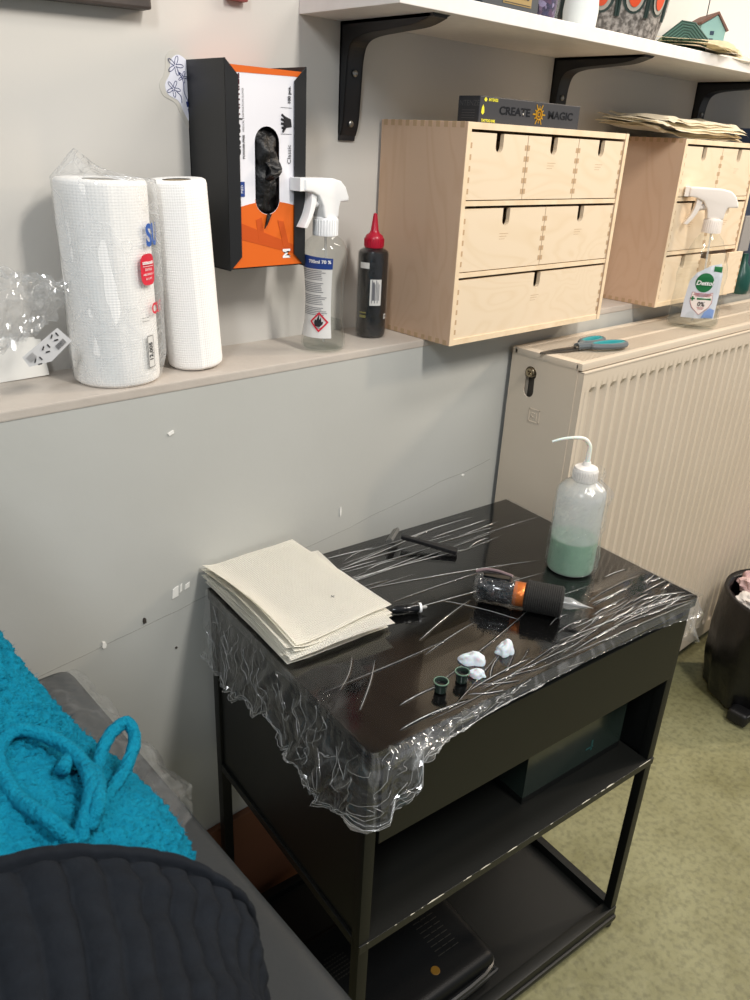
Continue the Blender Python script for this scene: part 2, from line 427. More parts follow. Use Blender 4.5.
# scissors on the radiator
M_scb = mat('scissor_grey', '#5d6468', .4); M_sct = mat('scissor_teal', '#1f8a8f', .35)
def ring_handle(bm, cx, cy, rx, ry, ang, mi_out, mi_in, z=.0065):
    P = [Vector((cx, cy, z))+RZ(ang) @ Vector((rx*cos(2*pi*i/28), ry*sin(2*pi*i/28)*(1+.15*cos(2*pi*i/28)), 0)) for i in range(28)]
    tube(bm, P, .0058, 8, mi_out, closed=True)
    P2 = [Vector((cx, cy, z+.0012))+RZ(ang) @ Vector(((rx-.004)*cos(2*pi*i/28), (ry-.004)*sin(2*pi*i/28)*(1+.15*cos(2*pi*i/28)), 0)) for i in range(28)]
    tube(bm, P2, .0046, 8, mi_in, closed=True)
d = Vector((.41-.215, -.055+.0227, 0)); ang = math.atan2(d.y, d.x)
t = thing('scissors', 'closed scissors with grey and teal handles lying on the radiator top', 'scissors', (.213, -.0227, RT+.001), ang); t.scale = (.9, .9, .95)
bm = NB()
for s in (1, -1):
    prism(bm, [(0, 0), (.05, .0065*s+.001), (.105, .0075*s+.002), (.108, -.001*s), (.06, -.0015*s), (0, -.001*s)], .0022 if s > 0 else .0, .0044 if s > 0 else .0022, M=Matrix(((1, 0, 0, 0), (0, 0, 1, 0), (0, 1, 0, .0)  , (0, 0, 0, 1))))
part('blade', bm, mat('dark_steel', '#6e6c69', .35, .9), t)
bm = NB(); lathe(bm, [(.006, .004), (.006, .0075), (.004, .008)], 18, M=T((.1, 0, 0))); part('pivot_screw', bm, M_steel, t, True)
bm = NB(); ring_handle(bm, .165, .022, .036, .014, .16, 0, 1); tube(bm, smooth_path([(.1, .002, .006), (.115, .006, .0065), (.132, .014, .0065)], 5), .0065, 8, 0)
part('handle', bm, [M_scb, M_sct], t, True)
bm = NB(); ring_handle(bm, .172, -.017, .044, .015, -.10, 0, 1, .007); tube(bm, smooth_path([(.1, -.002, .006), (.115, -.006, .007), (.13, -.010, .007)], 5), .0065, 8, 0)
part('handle', bm, [M_scb, M_sct], t, True)

# ---------------------------------------------------------------- birch chests
def chest(W, D, H, rows, name, label, loc, rz=0, pulled=None, seed=0):
    t = thing(name, label, 'chest of drawers', loc, rz)
    th = .009; bm = NB()
    box(bm, 0, th, 0, D, 0, H, .0006, 1, 1); box(bm, W-th, W, 0, D, 0, H, .0006, 1, 1)
    box(bm, th, W-th, 0.0005, D, 0, th, 0, 2); box(bm, th, W-th, 0.0005, D, H-th, H, 0, 2)
    box(bm, th, W-th, D-.004, D, th, H-th, 0, 1)
    n = len(rows); ph = (H-th)/n
    for i in range(1, n): box(bm, th, W-th, .001, D-.004, i*ph, i*ph+.007, 0, 2)
    # front edges of sides are pale; finger joints are end grain
    box(bm, 0.0002, th-.0002, -.0004, .0005, 0, H, 0, 2); box(bm, W-th+.0002, W-.0002, -.0004, .0005, 0, H, 0, 2)
    k = 0
    while .006+k*.016 < D-.01:
        y = .006+k*.016
        for z0, z1 in ((0, .008), (H-.008, H)):
            box(bm, -.0003, .0002, y, y+.008, z0, z1+.0003*(z0 > 0), 0, 3); box(bm, W-.0002, W+.0003, y, y+.008, z0, z1, 0, 3)
        k += 1
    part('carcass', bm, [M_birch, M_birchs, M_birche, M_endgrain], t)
    for r, cnt in enumerate(rows):
        z1 = H-th-.001-r*ph+(0 if r == 0 else .0); z0 = z1-ph+.0095
        z1 -= .003
        w = (W-2*th)/cnt
        for c in range(cnt):
            x0 = th+c*w+.0008; x1 = th+(c+1)*w-.0008; cx = (x0+x1)/2
            yo = .002-(pulled[1] if pulled and pulled[0] == (r, c) else 0)
            nw = .0085; nd = .026
            pts = [(x0, z0), (x1, z0), (x1, z1), (cx+nw, z1), (cx+nw, z1-nd+nw)]
            pts += [(cx+nw*cos(a), z1-nd+nw+nw*sin(a)) for a in [-pi*i/8 for i in range(1, 8)]]
            pts += [(cx-nw, z1-nd+nw), (cx-nw, z1), (x0, z1)]
            bm = NB(); prism(bm, pts, yo, yo+.007, 0, 0)
            # tray behind the front
            box(bm, x0, x0+.005, yo+.007, D-.03+yo, z0, z1-.01, 0, 2); box(bm, x1-.005, x1, yo+.007, D-.03+yo, z0, z1-.01, 0, 2)
            box(bm, x0+.005, x1-.005, yo+.007, D-.03+yo, z0, z0+.004, 0, 2); box(bm, x0+.005, x1-.005, D-.035+yo, D-.03+yo, z0+.004, z1-.012, 0, 2)
            # finger joints at both side edges
            hz = z0+.008
            while hz < z1-.012:
                box(bm, x0+.0002, x0+.0052, yo-.00025, yo+.0002, hz, hz+.0075, 0, 3)
                box(bm, x1-.0052, x1-.0002, yo-.00025, yo+.0002, hz, hz+.0075, 0, 3); hz += .0155
            # faint pencilled note under the slot
            if r != 0 or c > 0:
                for q in range(3):
                    box(bm, cx-.012, cx+.010-.004*q, yo-.0002, yo+.0002, z1-.038-.004*q, z1-.0374-.004*q, 0, 3)
            dr = part('drawer', bm, [M_birch, M_birchs, M_birche, M_endgrain], t)
    return t
chest(.42, .18, .32, [3, 2, 1], 'drawer_chest', 'large birch plywood chest of six drawers standing on the ledge, nearest the camera', (0, 0, .0005))
chest(.325, .18, .32, [2, 2, 2], 'drawer_chest', 'second birch plywood chest on the ledge, behind the green labelled spray bottle', (.629, .004, .0005), pulled=((2, 1), .022))

# black box on the first chest
t = thing('ink_box', 'slim black cardboard box with gold emblem lying on the nearest birch chest', 'box', (.055, .03, .3207))
M_bbox = mat('charcoal_card', '#24272e', .5); M_emb = mat('black_gloss_print', '#0c0d10', .25)
bm = NB(); box(bm, 0, .252, 0, .042, 0, .036, .0012); part('carton', bm, M_bbox, t)
F = lambda x, z: frame((x, -.0004, z), (1, 0, 0), (0, 0, 1))
bm = NB(); merge(bm, text_bm('CREATE', .0155, F(.083, .0185), sx=1.35, bold=.0004)); part('embossed_title', bm, M_emb, t)
bm = NB(); merge(bm, text_bm('MAGIC', .0155, F(.200, .0185), sx=1.4, bold=.0004)); part('embossed_title', bm, M_emb, t)
bm = NB()
for k in range(12):
    a = 2*pi*k/12; L = .0155 if k % 2 == 0 else .012
    poly(bm, [(.143+.006*cos(a-.2), -.0005, .018+.006*sin(a-.2)), (.143+L*cos(a-.07), -.0005, .018+L*sin(a-.07)), (.143+L*1.05*cos(a), -.0005, .018+L*1.05*sin(a)), (.143+L*cos(a+.07), -.0005, .018+L*sin(a+.07)), (.143+.006*cos(a+.2), -.0005, .018+.006*sin(a+.2))])
tube(bm, [(.143+.0075*cos(2*pi*i/24), -.0003, .018+.0075*sin(2*pi*i/24)) for i in range(24)], .0012, 5, closed=True)
tube(bm, [(.143+.0035*cos(2*pi*i/16), -.0003, .018+.0035*sin(2*pi*i/16)) for i in range(16)], .0009, 5, closed=True)
part('gold_emblem', bm, M_gold, t)
bm = NB(); merge(bm, text_bm('INTENZE', .0052, F(.030, .0315), bold=.0002)); merge(bm, text_bm('TATTOO INK', .0052, F(.022, .0035), bold=.0002))
poly(bm, [(.0125+.0035*cos(2*pi*i/6), -.0004, .0315+.0028*sin(2*pi*i/6)) for i in range(6)])
poly(bm, [(.0045, -.0004, .014), (.008, -.0004, .011), (.0115, -.0004, .0145), (.0105, -.0004, .021), (.008, -.0004, .025), (.0055, -.0004, .021)])
part('yellow_print', bm, M_yellow, t)
bm = NB(); F2 = frame((-.0004, .021, .026), (0, -1, 0), (0, 0, 1)); merge(bm, text_bm('INTENZE', .0105, F2))
for q in range(4): box(bm, -.0004, .0002, .008, .034, .006+q*.0035, .0068+q*.0035)
part('side_print', bm, mat('dim_print', '#4b4d50', .5), t)

# ---------------------------------------------------------------- napkin stacks
def sheet_bm(w, d, nu, nv, zf, th=.0009, fold=True):
    bm = NB(); b = bmesh.new()
    V = [[b.verts.new((w*(i/nu-.5), d*(j/nv-.5), zf(i/nu, j/nv))) for j in range(nv+1)] for i in range(nu+1)]
    for i in range(nu):
        for j in range(nv): b.faces.new((V[i][j], V[i+1][j], V[i+1][j+1], V[i][j+1]))
    r = bmesh.ops.solidify(b, geom=b.faces[:], thickness=th)
    return merge(bm, b)
for k in range(7):
    rz = random.uniform(-.10, .10)+.05
    sd = random.uniform(0, 9)
    def zf(u, v, k=k, sd=sd):
        e = abs(u-.5)*2; f = max(0, e-.5)*2
        return .0044*k+.004+.010*v+(.004+.0006*k)*fbm((u*4+k*.15, v*2, 3), 1, 2)*(.4+f)-.0042*max(0, 1-v/.07)-.0042*max(0, 1-u/.03)+(.016-.0016*k)*max(0, (.25-u)*4)**2*(.6)+(.004+.0006*k)*max(0, u-.75)*4*sin(k*2.1)*.7
    bm = sheet_bm(.35 if k < 5 else .30, .14, 36, 12, zf, .0012)
    o = part('paper_napkin', bm, M_napkin2, None, True, loc=(.726+random.uniform(-.012, .012), .085+random.uniform(-.008, .008), .3225))
    o.rotation_euler.z = rz*.4
    tag(o, 'cream paper napkin in the ruffled stack on top of the second birch chest', 'napkin', 'napkins on the second birch chest')
for k in range(4):
    sd = random.uniform(0, 9)
    def zf(u, v, k=k, sd=sd):
        return .0044*k+.003+.03*v*(.4+.6*u)+.003*fbm((u*3, v*2, 4), 1, 2)-.004*max(0, 1-v/.08)
    bm = sheet_bm(.22, .15, 20, 10, zf, .0016)
    o = part('paper_napkin', bm, M_napkin2, None, True, loc=(.69+.008*k, .06, .4625+.0))
    o.rotation_euler.z = .15*k-.1
    tag(o, 'folded cream napkin stacked on the white shelf by the small houses', 'napkin', 'napkins on the white shelf')

# ---------------------------------------------------------------- shelf and brackets
ZS = .4425
bm = NB(); box(bm, -.158, 2.2, -.015, WY, ZS, ZS+.019, .001)
tag(part('wall_shelf', bm, M_shelf), 'long white shelf board fixed high along the wall', 'shelf')
def bracket(x, label):
    t = thing('shelf_bracket', label, 'bracket', (x, WY, ZS))
    w = .032; bm = NB()
    prism(bm, [(-w/2, -.155), (w/2*.9, -.155), (w/2, -.145), (w/2, -.03), (-w/2, -.03)], -.004, 0, .0008)
    prism(bm, [(-w/2, -.03), (w/2, -.03), (w/2, -.004), (-w/2, -.004)], -.004, 0, .0)
    # arm under the shelf
    b = bmesh.new(); L = -.19
    prism(bm, [(-w/2, 0), (w/2, 0), (w/2, -.004), (-w/2, -.004)], -.165, -.002, 0)
    prism(bm, [(-w/2, -.0), (w/2, -.0), (w/4, -.004), (-w/2, -.004)], -.185, -.165, 0)
    # pressed spine rounding the corner
    sp = smooth_path([(0, -.004, -.148), (0, -.010, -.13), (0, -.014, -.08), (0, -.017, -.045), (0, -.026, -.026), (0, -.05, -.018), (0, -.10, -.0145), (0, -.15, -.011), (0, -.180, -.003)], 5)
    b2 = bmesh.new(); rings = []
    for p in sp:
        rings.append(p)
    P = [(p.y, p.z) for p in sp]+[(-.178, 0), (0, 0), (0, -.145)]
    merge(bm, prism(NB(), [(y, z) for y, z in P], -w/2, -w/2+.003, 0, M=Matrix(((0, 1, 0, 0), (1, 0, 0, 0), (0, 0, 1, 0), (0, 0, 0, 1)))))
    merge(bm, prism(NB(), [(y, z) for y, z in P], w/2-.003, w/2, 0, M=Matrix(((0, 1, 0, 0), (1, 0, 0, 0), (0, 0, 1, 0), (0, 0, 0, 1)))))
    b3 = bmesh.new(); A = [b3.verts.new((-w/2, p.y, p.z)) for p in sp]; B = [b3.verts.new((w/2, p.y, p.z)) for p in sp]
    for i in range(len(sp)-1): b3.faces.new((A[i], B[i], B[i+1], A[i+1]))
    merge(bm, b3)
    part('bracket_arm', bm, M_blackb, t)
    for z, y in ((-.065, -.0160), (-.132, -.0105)):
        bm = NB(); lathe(bm, [(.0048, 0), (.0046, .0015), (.003, .0026), (.001, .0028)], 14, M=T((0, y, z)) @ RX(pi/2)); box(bm, -.003, .003, y-.0031, y-.0025, z-.0006, z+.0006)
        part('screw', bm, M_steel, t, True)
    return t
bracket(-.068, 'black steel shelf bracket above the gap left of the first birch chest')
bracket(.444, 'black steel shelf bracket rising behind the slim black box')
bracket(.985, 'black steel shelf bracket at the right edge above the napkin stack')

# ---------------------------------------------------------------- things on the shelf
SZ = ZS+.0195
t = thing('storage_box', 'dark box with an old gold label at the left of the shelf items', 'box', (.028, .02, SZ))
bm = NB(); box(bm, 0, .125, 0, .12, 0, .12, .002); part('carton', bm, mat('dark_teal_card', '#1c2630', .5, mottle=(30, .5, '#26313a')), t)
bm = NB(); box(bm, .045, .108, -.0006, .0002, .012, .04); part('gold_label', bm, mat('label_gold', '#8c7440', .5), t)
bm = NB(); merge(bm, text_bm('Classic', .018, frame((.0765, -.001, .026), (1, 0, 0), (0, 0, 1)), bold=.0004))
box(bm, .047, .106, -.0011, -.0005, .0135, .0143); box(bm, .047, .106, -.0011, -.0005, .0377, .0385)
part('label_print', bm, M_ink, t)
t = thing('glitter_glass', 'clear glass filled with purple and blue glitter on the shelf beside the dark box', 'glass', (.205, .06, SZ))
bm = NB(); lathe(bm, [(.022, 0), (.029, .003), (.033, .05), (.036, .12), (.034, .12), (.031, .05), (.026, .006)], 32); part('tumbler', bm, M_glass, t, True)
def glitter():
    m = mat('purple_glitter', '#3b3352', .4); nt = m.node_tree; b = nt.nodes['Principled BSDF']; tc = nt.nodes['Texture Coordinate']
    v = nt.nodes.new('ShaderNodeTexVoronoi'); v.inputs['Scale'].default_value = 190
    nt.links.new(tc.outputs['Object'], v.inputs['Vector'])
    r = nt.nodes.new('ShaderNodeValToRGB'); e = r.color_ramp.elements
    e[0].color = lin('#221d38'); e[1].color = lin('#9a8fb4'); x = e.new(.45); x.color = lin('#40395f'); x = e.new(.7); x.color = lin('#5e3a55')
    sp = nt.nodes.new('ShaderNodeSeparateColor'); nt.links.new(v.outputs['Color'], sp.inputs[0]); nt.links.new(sp.outputs[0], r.inputs['Fac']); nt.links.new(r.outputs['Color'], b.inputs['Base Color'])
    return m
bm = NB(); lathe(bm, [(.025, .007), (.0295, .05), (.031, .09)], 32); part('glitter', bm, glitter(), t, True)
t = thing('white_vase', 'pale white vase between the glitter glass and the patterned pot', 'vase', (.300, .05, SZ))
bm = NB(); lathe(bm, [(.020, 0), (.026, .004), (.028, .03), (.024, .07), (.020, .1), (.021, .13)], 36); part('vessel', bm, mat('celadon_white', '#dfe3df', .35), t, True)
# pot
t = thing('planter_pot', 'round speckled grey pot with orange drop shapes on the shelf', 'pot', (.432, .085, SZ))
def speck():
    m = mat('speckled_clay', '#6d6862', .7, bump=(90, .5, .01)); nt = m.node_tree; b = nt.nodes['Principled BSDF']; tc = nt.nodes['Texture Coordinate']
    n = nt.nodes.new('ShaderNodeTexNoise'); n.inputs['Scale'].default_value = 130; n.inputs['Detail'].default_value = 4
    nt.links.new(tc.outputs['Object'], n.inputs['Vector']); r = nt.nodes.new('ShaderNodeValToRGB'); e = r.color_ramp.elements
    e[0].position = .4; e[0].color = lin('#514c47'); e[1].position = .62; e[1].color = lin('#96908a')
    nt.links.new(n.outputs['Fac'], r.inputs['Fac']); nt.links.new(r.outputs['Color'], b.inputs['Base Color']); return m
PR = [(.070, 0), (.082, .004), (.089, .03), (.093, .06), (.095, .10), (.095, .13), (.098, .14), (.092, .14), (.088, .12), (.08, .02), (.01, .012)]
bm = NB(); lathe(bm, PR, 64); part('pot_body', bm, speck(), t, True)
def onpot(a, z, off): 
    r = [p for p in PR[:6]]; rr = .09
    for (r0, z0), (r1, z1) in zip(r, r[1:]):
        if z0 <= z <= z1: rr = r0+(r1-r0)*(z-z0)/(z1-z0)
    return ((rr+off)*cos(a), (rr+off)*sin(a), z)
def drop(a0, zb, h, w, off):
    pts = []
    for i in range(22):
        q = 2*pi*i/22; y = .5-.5*cos(q); wid = sin(q)*(1-y)**.35*w*1.15
        pts.append(onpot(a0+wid/.093, zb+h*y, off))
    return pts
def fan(bm, pts, mi=0):
    c = sum((Vector(p) for p in pts), Vector())/len(pts)
    for i in range(len(pts)): poly(bm, [c, pts[i], pts[(i+1) % len(pts)]], mi)
n = 11
M_dp = mat('dark_green_glaze', '#20312c', .4); M_pp = mat('pale_glaze', '#9a968c', .5); M_od = mat('orange_glaze', '#cf4a22', .35)
for k in range(n):
    bo, bg, bb = NB(), NB(), NB()
    a = 2*pi*k/n+.15
    fan(bb, drop(a, .034, .072, .0225, .001)); fan(bg, drop(a, .037, .062, .017, .0018)); fan(bo, drop(a, .043, .05, .012, .0026))
    for s in (-1, 1):
        tube(bb, [onpot(a+2*pi/n/2+s*(.02+.10*q*q), .03+.09*q, .001) for q in [i/8 for i in range(9)]], .0025, 6)
    part('dark_petal', bb, M_dp, t); part('pale_petal', bg, M_pp, t); part('orange_drop', bo, M_od, t)
# small houses
t = thing('wooden_house', 'small dark striped green wooden house ornament beside the pot', 'ornament', (.640, .05, SZ), R_(-52))
M_hg = mat('ridged_green', '#35534a', .6); M_hp = mat('pale_green_paint', '#7f9f86', .6)
prof = [(-.036, 0), (.036, 0), (.040, .026), (.012, .052), (-.012, .055), (-.042, .030)]
bm = NB(); prism(bm, prof, 0, .075, .001, 0); part('house_block', bm, M_hp, t)
bm = NB()
for q in range(6):
    s = 1-q*.16
    P = [(x*s, -.0006, .026+(z-.026)*s) for x, z in prof]; tube(bm, P, .0016, 5, closed=True)
part('ridged_face', bm, M_hg, t)
bm = NB(); prism(bm, [(x*.98, .026+(z-.026)*.98) for x, z in prof], -.0006, .0002); part('green_face', bm, mat('green_face', '#4d7567', .6), t)
t = thing('wooden_house', 'small brown roofed teal wooden house ornament with dark windows', 'ornament', (.80, .085, SZ), R_(-38))
prof = [(-.026, 0), (.026, 0), (.028, .060), (.006, .086), (-.024, .068)]
bm = NB(); prism(bm, prof, 0, .085, .001, 0); part('house_block', bm, mat('teal_house', '#7fa5a0', .6, mottle=(20, .5, '#8cb0a8')), t)
bm = NB(); prism(bm, [(.029, .058), (.006, .087), (-.026, .068), (-.027, .073), (.006, .092), (.033, .060)], -.003, .088); part('roof', bm, mat('brown_roof', '#6b4a3e', .7), t)
bm = NB()
for q in range(4): box(bm, -.004, .004, -.0008, .0004, .012+q*.013, .019+q*.013)
part('painted_window', bm, mat('window_navy', '#22354a', .5), t)
bm = NB(); tube(bm, [(0, .04, .08), (.002, .04, .16)], .001, 6); part('wire', bm, M_ink, t)
# dark things far right
t = thing('dark_blue_case', 'dark blue box standing on the ledge behind the second chest at the right edge', 'box', (1.00, .03, .0005))
bm = NB(); box(bm, 0, .24, .0, .15, 0, .352, .004); part('case_body', bm, mat('navy_case', '#1d2a40', .6), t)
bm = NB(); box(bm, .01, .06, -.006, .0002, .09, .17, .002); part('front_panel', bm, mat('grey_panel', '#8f8b88', .6), t)
bm = NB(); box(bm, -.0006, .0004, .01, .1, .17, .2); part('red_mark', bm, M_red, t)
bm = NB(); lathe(bm, [(.02, 0), (.024, .01), (.022, .05), (.008, .07), (.006, .09)], 20, M=T((0, 0, 0)))
tag(part('green_bottle', bm, mat('teal_bottle', '#17473f', .3), None, True, loc=(1.0, .0, .0008)), 'small teal green bottle at the right edge beside the open drawer', 'bottle')

# ---------------------------------------------------------------- picture frame, red sign, sticker
t = thing('picture_frame', 'dark brown wooden picture frame hanging at the top left', 'picture', (-.391, WY, .418), rot=(0, R_(-2), 0))
M_fr = mat('dark_frame_wood', '#4a403b', .5, mottle=(18, .6, '#2f2926'), bump=(60, .2, .004))
bm = NB()
def bar(bm, x0, x1, z0, z1): prism(bm, [(x0, z0), (x1, z0), (x1, z1), (x0, z1)], -.022, -.001, .003)
bar(bm, -.50, 0, 0, .028); bar(bm, -.50, 0, .60, .628); bar(bm, -.028, 0, .028, .60); bar(bm, -.50, -.472, .028, .60)
part('frame_moulding', bm, M_fr, t)
bm = NB(); box(bm, -.475, -.025, -.008, -.001, .025, .602); part('backing', bm, M_paper, t)
t = thing('wall_hook', 'small dull red plastic hook stuck on the wall at the top edge', 'hook', (-.262, WY, .444))
bm = NB(); box(bm, -.016, .014, -.012, -.0, 0, .05, .004); part('hook_base', bm, mat('dull_red', '#8a4440', .5), t)
t = thing('wall_sticker', 'white sticker with blue line flowers on the wall left of the glove dispenser', 'sticker', (0, WY, 0))
out = smooth_path([(-.352, 0, .388), (-.366, 0, .378), (-.369, 0, .356), (-.378, 0, .338), (-.374, 0, .322), (-.356, 0, .312), (-.346, 0, .292), (-.335, 0, .276), (-.318, 0, .28), (-.318, 0, .36), (-.335, 0, .378)], 5, True)
out = [Vector((-.345+(p.x+.345)*.92, 0, .352+(p.z-.350)*.80)) for p in out]
c = Vector((-.345, 0, .340))
bm = NB(); prism(bm, [(p.x, p.z) for p in out], -.0007, 0); part('clear_border', bm, mat('sticker_border', '#c9c5bc', .3), t)
inn = [(c+(p-c)*.86) for p in out]
bm = NB(); prism(bm, [(p.x+.003, p.z) for p in inn], -.0012, -.0006); part('white_face', bm, mat('sticker_white', '#e6e6f0', .3), t)
bm = NB()
def flower(bm, cx, cz, r, ph=0):
    P = []
    for i in range(50):
        a = 2*pi*i/50; rr = r*(.55+.45*cos(5*a+ph)); P.append((cx+rr*cos(a), -.0014, cz+rr*sin(a)))
    tube(bm, P, .0004, 4, closed=True)
flower(bm, -.353, .364, .0115); flower(bm, -.357, .338, .010, .8); flower(bm, -.343, .352, .007, .4)
tube(bm, smooth_path([(-.350, -.0014, .359), (-.343, -.0014, .348), (-.342, -.0014, .335), (-.337, -.0014, .325)], 5), .0005, 4)
tube(bm, smooth_path([(-.353, -.0014, .335), (-.347, -.0014, .330), (-.346, -.0014, .322)], 5), .0005, 4)
for q in range(5): prism(bm, [(-.340+.002*q, .324-.008*q), (-.333+.002*q, .326-.008*q), (-.333+.002*q, .319-.008*q), (-.339+.002*q, .318-.008*q)], -.0016, -.0011)
part('blue_drawing', bm, mat('navy_ink', '#23306e', .5), t)

# ---------------------------------------------------------------- glove dispenser
GX0, GX1, GY, GZ0, GZ1 = -.337, -.214, .095, .124, .372
t = thing('glove_dispenser', 'black metal wall holder gripping an orange and white glove box', 'dispenser', (0, 0, 0))
bm = NB()
box(bm, GX0, GX0+.0015, GY, WY, GZ0, GZ1); box(bm, GX1-.0015, GX1, GY, WY, GZ0, GZ1); box(bm, GX0, GX1, WY-.0025, WY, GZ0, GZ1)
box(bm, GX0, GX1, GY+.01, WY, GZ0, GZ0+.0015)
def lip(bm, x0, x1):
    prism(bm, [(x0, GZ0), (x1, GZ0+.017), (x1, GZ1-.017), (x0, GZ1)], GY-.0008, GY+.0008)
lip(bm, GX0, GX0+.0185); lip(bm, GX1, GX1-.0185)
part('metal_holder', bm, M_black, t)
t = thing('glove_box', 'orange and white box of black nitrile gloves inside the black holder', 'box', (0, 0, 0))
x0, x1, y0, z0, z1 = GX0+.003, GX1-.003, GY+.0025, GZ0+.003, GZ1-.006
bm = NB()
slot_c = ((x0+x1)/2+.001, .247); sr, sh = .0192, .034
slot = [(slot_c[0]+sr*cos(a), slot_c[1]+sh+sr*sin(a)) for a in [pi*i/12 for i in range(13)]]+[(slot_c[0]+sr*cos(a), slot_c[1]-sh+sr*sin(a)) for a in [pi+pi*i/12 for i in range(13)]]
b = bmesh.new(); ed = []
o1 = [b.verts.new((x, y0, z)) for x, z in ((x0, z0), (x1, z0), (x1, z1), (x0, z1))]; h1 = [b.verts.new((x, y0, z)) for x, z in slot]
for L in (o1, h1):
    for i in range(len(L)): ed.append(b.edges.new((L[i], L[(i+1) % len(L)])))
bmesh.ops.triangle_fill(b, use_beauty=True, edges=ed); merge(bm, b)
box(bm, x0, x0+.0006, y0, WY-.004, z0, z1); box(bm, x1-.0006, x1, y0, WY-.004, z0, z1); box(bm, x0, x1, y0, WY-.004, z1-.0006, z1, 0, 1); box(bm, x0, x1, y0, WY-.004, z0, z0+.0006, 0, 1)
part('carton', bm, [M_card, M_orange], t)
bm = NB()
yy = y0-.0004
P = [(x0, z0), (x1, z0), (x1, z0+.066)]
for i in range(1, 15):
    u = i/15; xx = x1+(x0-x1)*u
    inside = abs(xx-slot_c[0]) < sr+.0006
    zz = z0+.066+.013*sin(pi*(.15+.8*u))
    P.append((xx, zz))
P.append((x0, z0+.068))
# orange field with an arched top, cut round the slot
arch = lambda xx: z0+.070+.013*sin(pi*(.10+.85*(x1-xx)/(x1-x0)))
P = [(x0, z0), (x1, z0)]
xr = slot_c[0]+sr+.0004; xl = slot_c[0]-sr-.0004
P += [(x1+(xr-x1)*q/5, arch(x1+(xr-x1)*q/5)) for q in range(6)]
P += [(slot_c[0]+(sr+.0004)*cos(-pi*q/14), slot_c[1]-sh+(sr+.0004)*sin(-pi*q/14)) for q in range(15)]
P += [(xl+(x0-xl)*q/5, arch(xl+(x0-xl)*q/5)) for q in range(6)]
prism(bm, P, yy, yy+.0003); part('orange_print', bm, M_orange, t); bm = NB()
prism(bm, [(x0, z1-.008), (x1, z1-.006), (x1, z1), (x0, z1)], yy, yy+.0003)
part('orange_strip', bm, M_orange, t)
bm = NB()
for pts in ([(x0+.004, .178), (x0+.010, .186), (x1-.006, .150), (x1-.006, .139), (x0+.004, .166)], [(x0+.04, .187), (x0+.049, .190), (x0+.055, .158), (x0+.045, .158)], [(x0+.075, .186), (x0+.085, .184), (x0+.095, .150), (x0+.085, .150)]):
    prism(bm, pts, yy-.0003-.0001*len(bm.verts)/10, yy)
part('dark_orange_pattern', bm, M_orange2, t)
FU = lambda x, z: frame((x, yy-.0004, z), (0, 0, 1), (-1, 0, 0))
bm = NB(); merge(bm, text_bm('Gloves |', .0135, FU(x0+.0145, .286), bold=.0003)); merge(bm, text_bm('POWDER-FREE', .0042, FU(x0+.0235, .275), bold=.0001)); merge(bm, text_bm('MEDICAL EXAMINATION GLOVES', .0036, FU(x0+.0235, .317), sx=.9))
part('black_title', bm, M_ink, t)
bm = NB(); merge(bm, text_bm('NITRILE', .0135, FU(x0+.0145, .334), bold=.0003)); part('dark_red_title', bm, mat('maroon_print', '#4a1220', .5), t)
bm = NB(); merge(bm, text_bm('100 pcs.', .0062, FU(x1-.0225, .338), bold=.0002)); merge(bm, text_bm('Classic', .0085, FU(x1-.0225, .268)))
# little glove pictogram
for q in range(4): tube(bm, [(x1-.030, yy-.0001, .300+.004*q), (x1-.036+.001*abs(q-1.5), yy-.0001, .2995+.0052*q)], .0015, 5)
tube(bm, [(x1-.027, yy-.0001, .302), (x1-.033, yy-.0001, .2945)], .0015, 5)
prism(bm, [(x1-.0315, .299), (x1-.0315, .314), (x1-.020, .310), (x1-.0185, .301)], yy-.0003, yy)
for z in (.292, .323): box(bm, x1-.036, x1-.0185, yy-.0001, yy+.0001, z, z+.0004)
part('small_print', bm, M_ink, t)
bm = NB(); prism(bm, [(x0+.0155, .216), (x0+.0235, .216), (x0+.0235, .234), (x0+.0155, .234)], yy-.0003, yy); part('blue_tab', bm, M_blue, t)
bm = NB(); merge(bm, text_bm('MED', .005, FU(x0+.0195, .225))); part('white_print', bm, M_white, t); bm = NB(); merge(bm, text_bm('M', .0165, FU(x1-.0265, .142), bold=.0007)); part('white_print', bm, M_white, t)
# gloves inside
t = thing('nitrile_glove', 'black nitrile gloves bunched in the oval opening of the glove box', 'glove', (slot_c[0], y0, slot_c[1]))
def glove(u, v):
    x = (u-.5)*.042; z = (v-.5)*.109
    e = max(0, 1-(abs(x)/.021)**3)*max(0, 1-(abs(z)/.055)**4)
    return (x, .012-.016*e+.006*fbm((x*60, z*40, 3), 1, 3)-.004*max(0, sin(z*90+x*60)), z)
bm = NB(); grid(bm, 22, 50, glove); part('glove_bundle', bm, M_nitrile, t, True, angle=180)
bm = NB(); 
def cuff(u, v):
    a = 2*pi*u; r = .0125*(1-.5*v)*(1+.25*sin(3*a+v*4)); return (.005+r*cos(a)*.9-.006*v, -.004-.010*sin(pi*v)+.45*r*sin(a), -.002-.018*v+r*.5*sin(a)+.012)
grid(bm, 24, 12, cuff, close_u=True); part('glove_cuff', bm, M_nitrile, t, True, angle=180)
bm = NB(); prism(bm, [(-.002, -.052), (.004, -.053), (-.003, -.066), (-.007, -.071)], -.004, -.002); part('finger_tip', bm, M_nitrile, t)

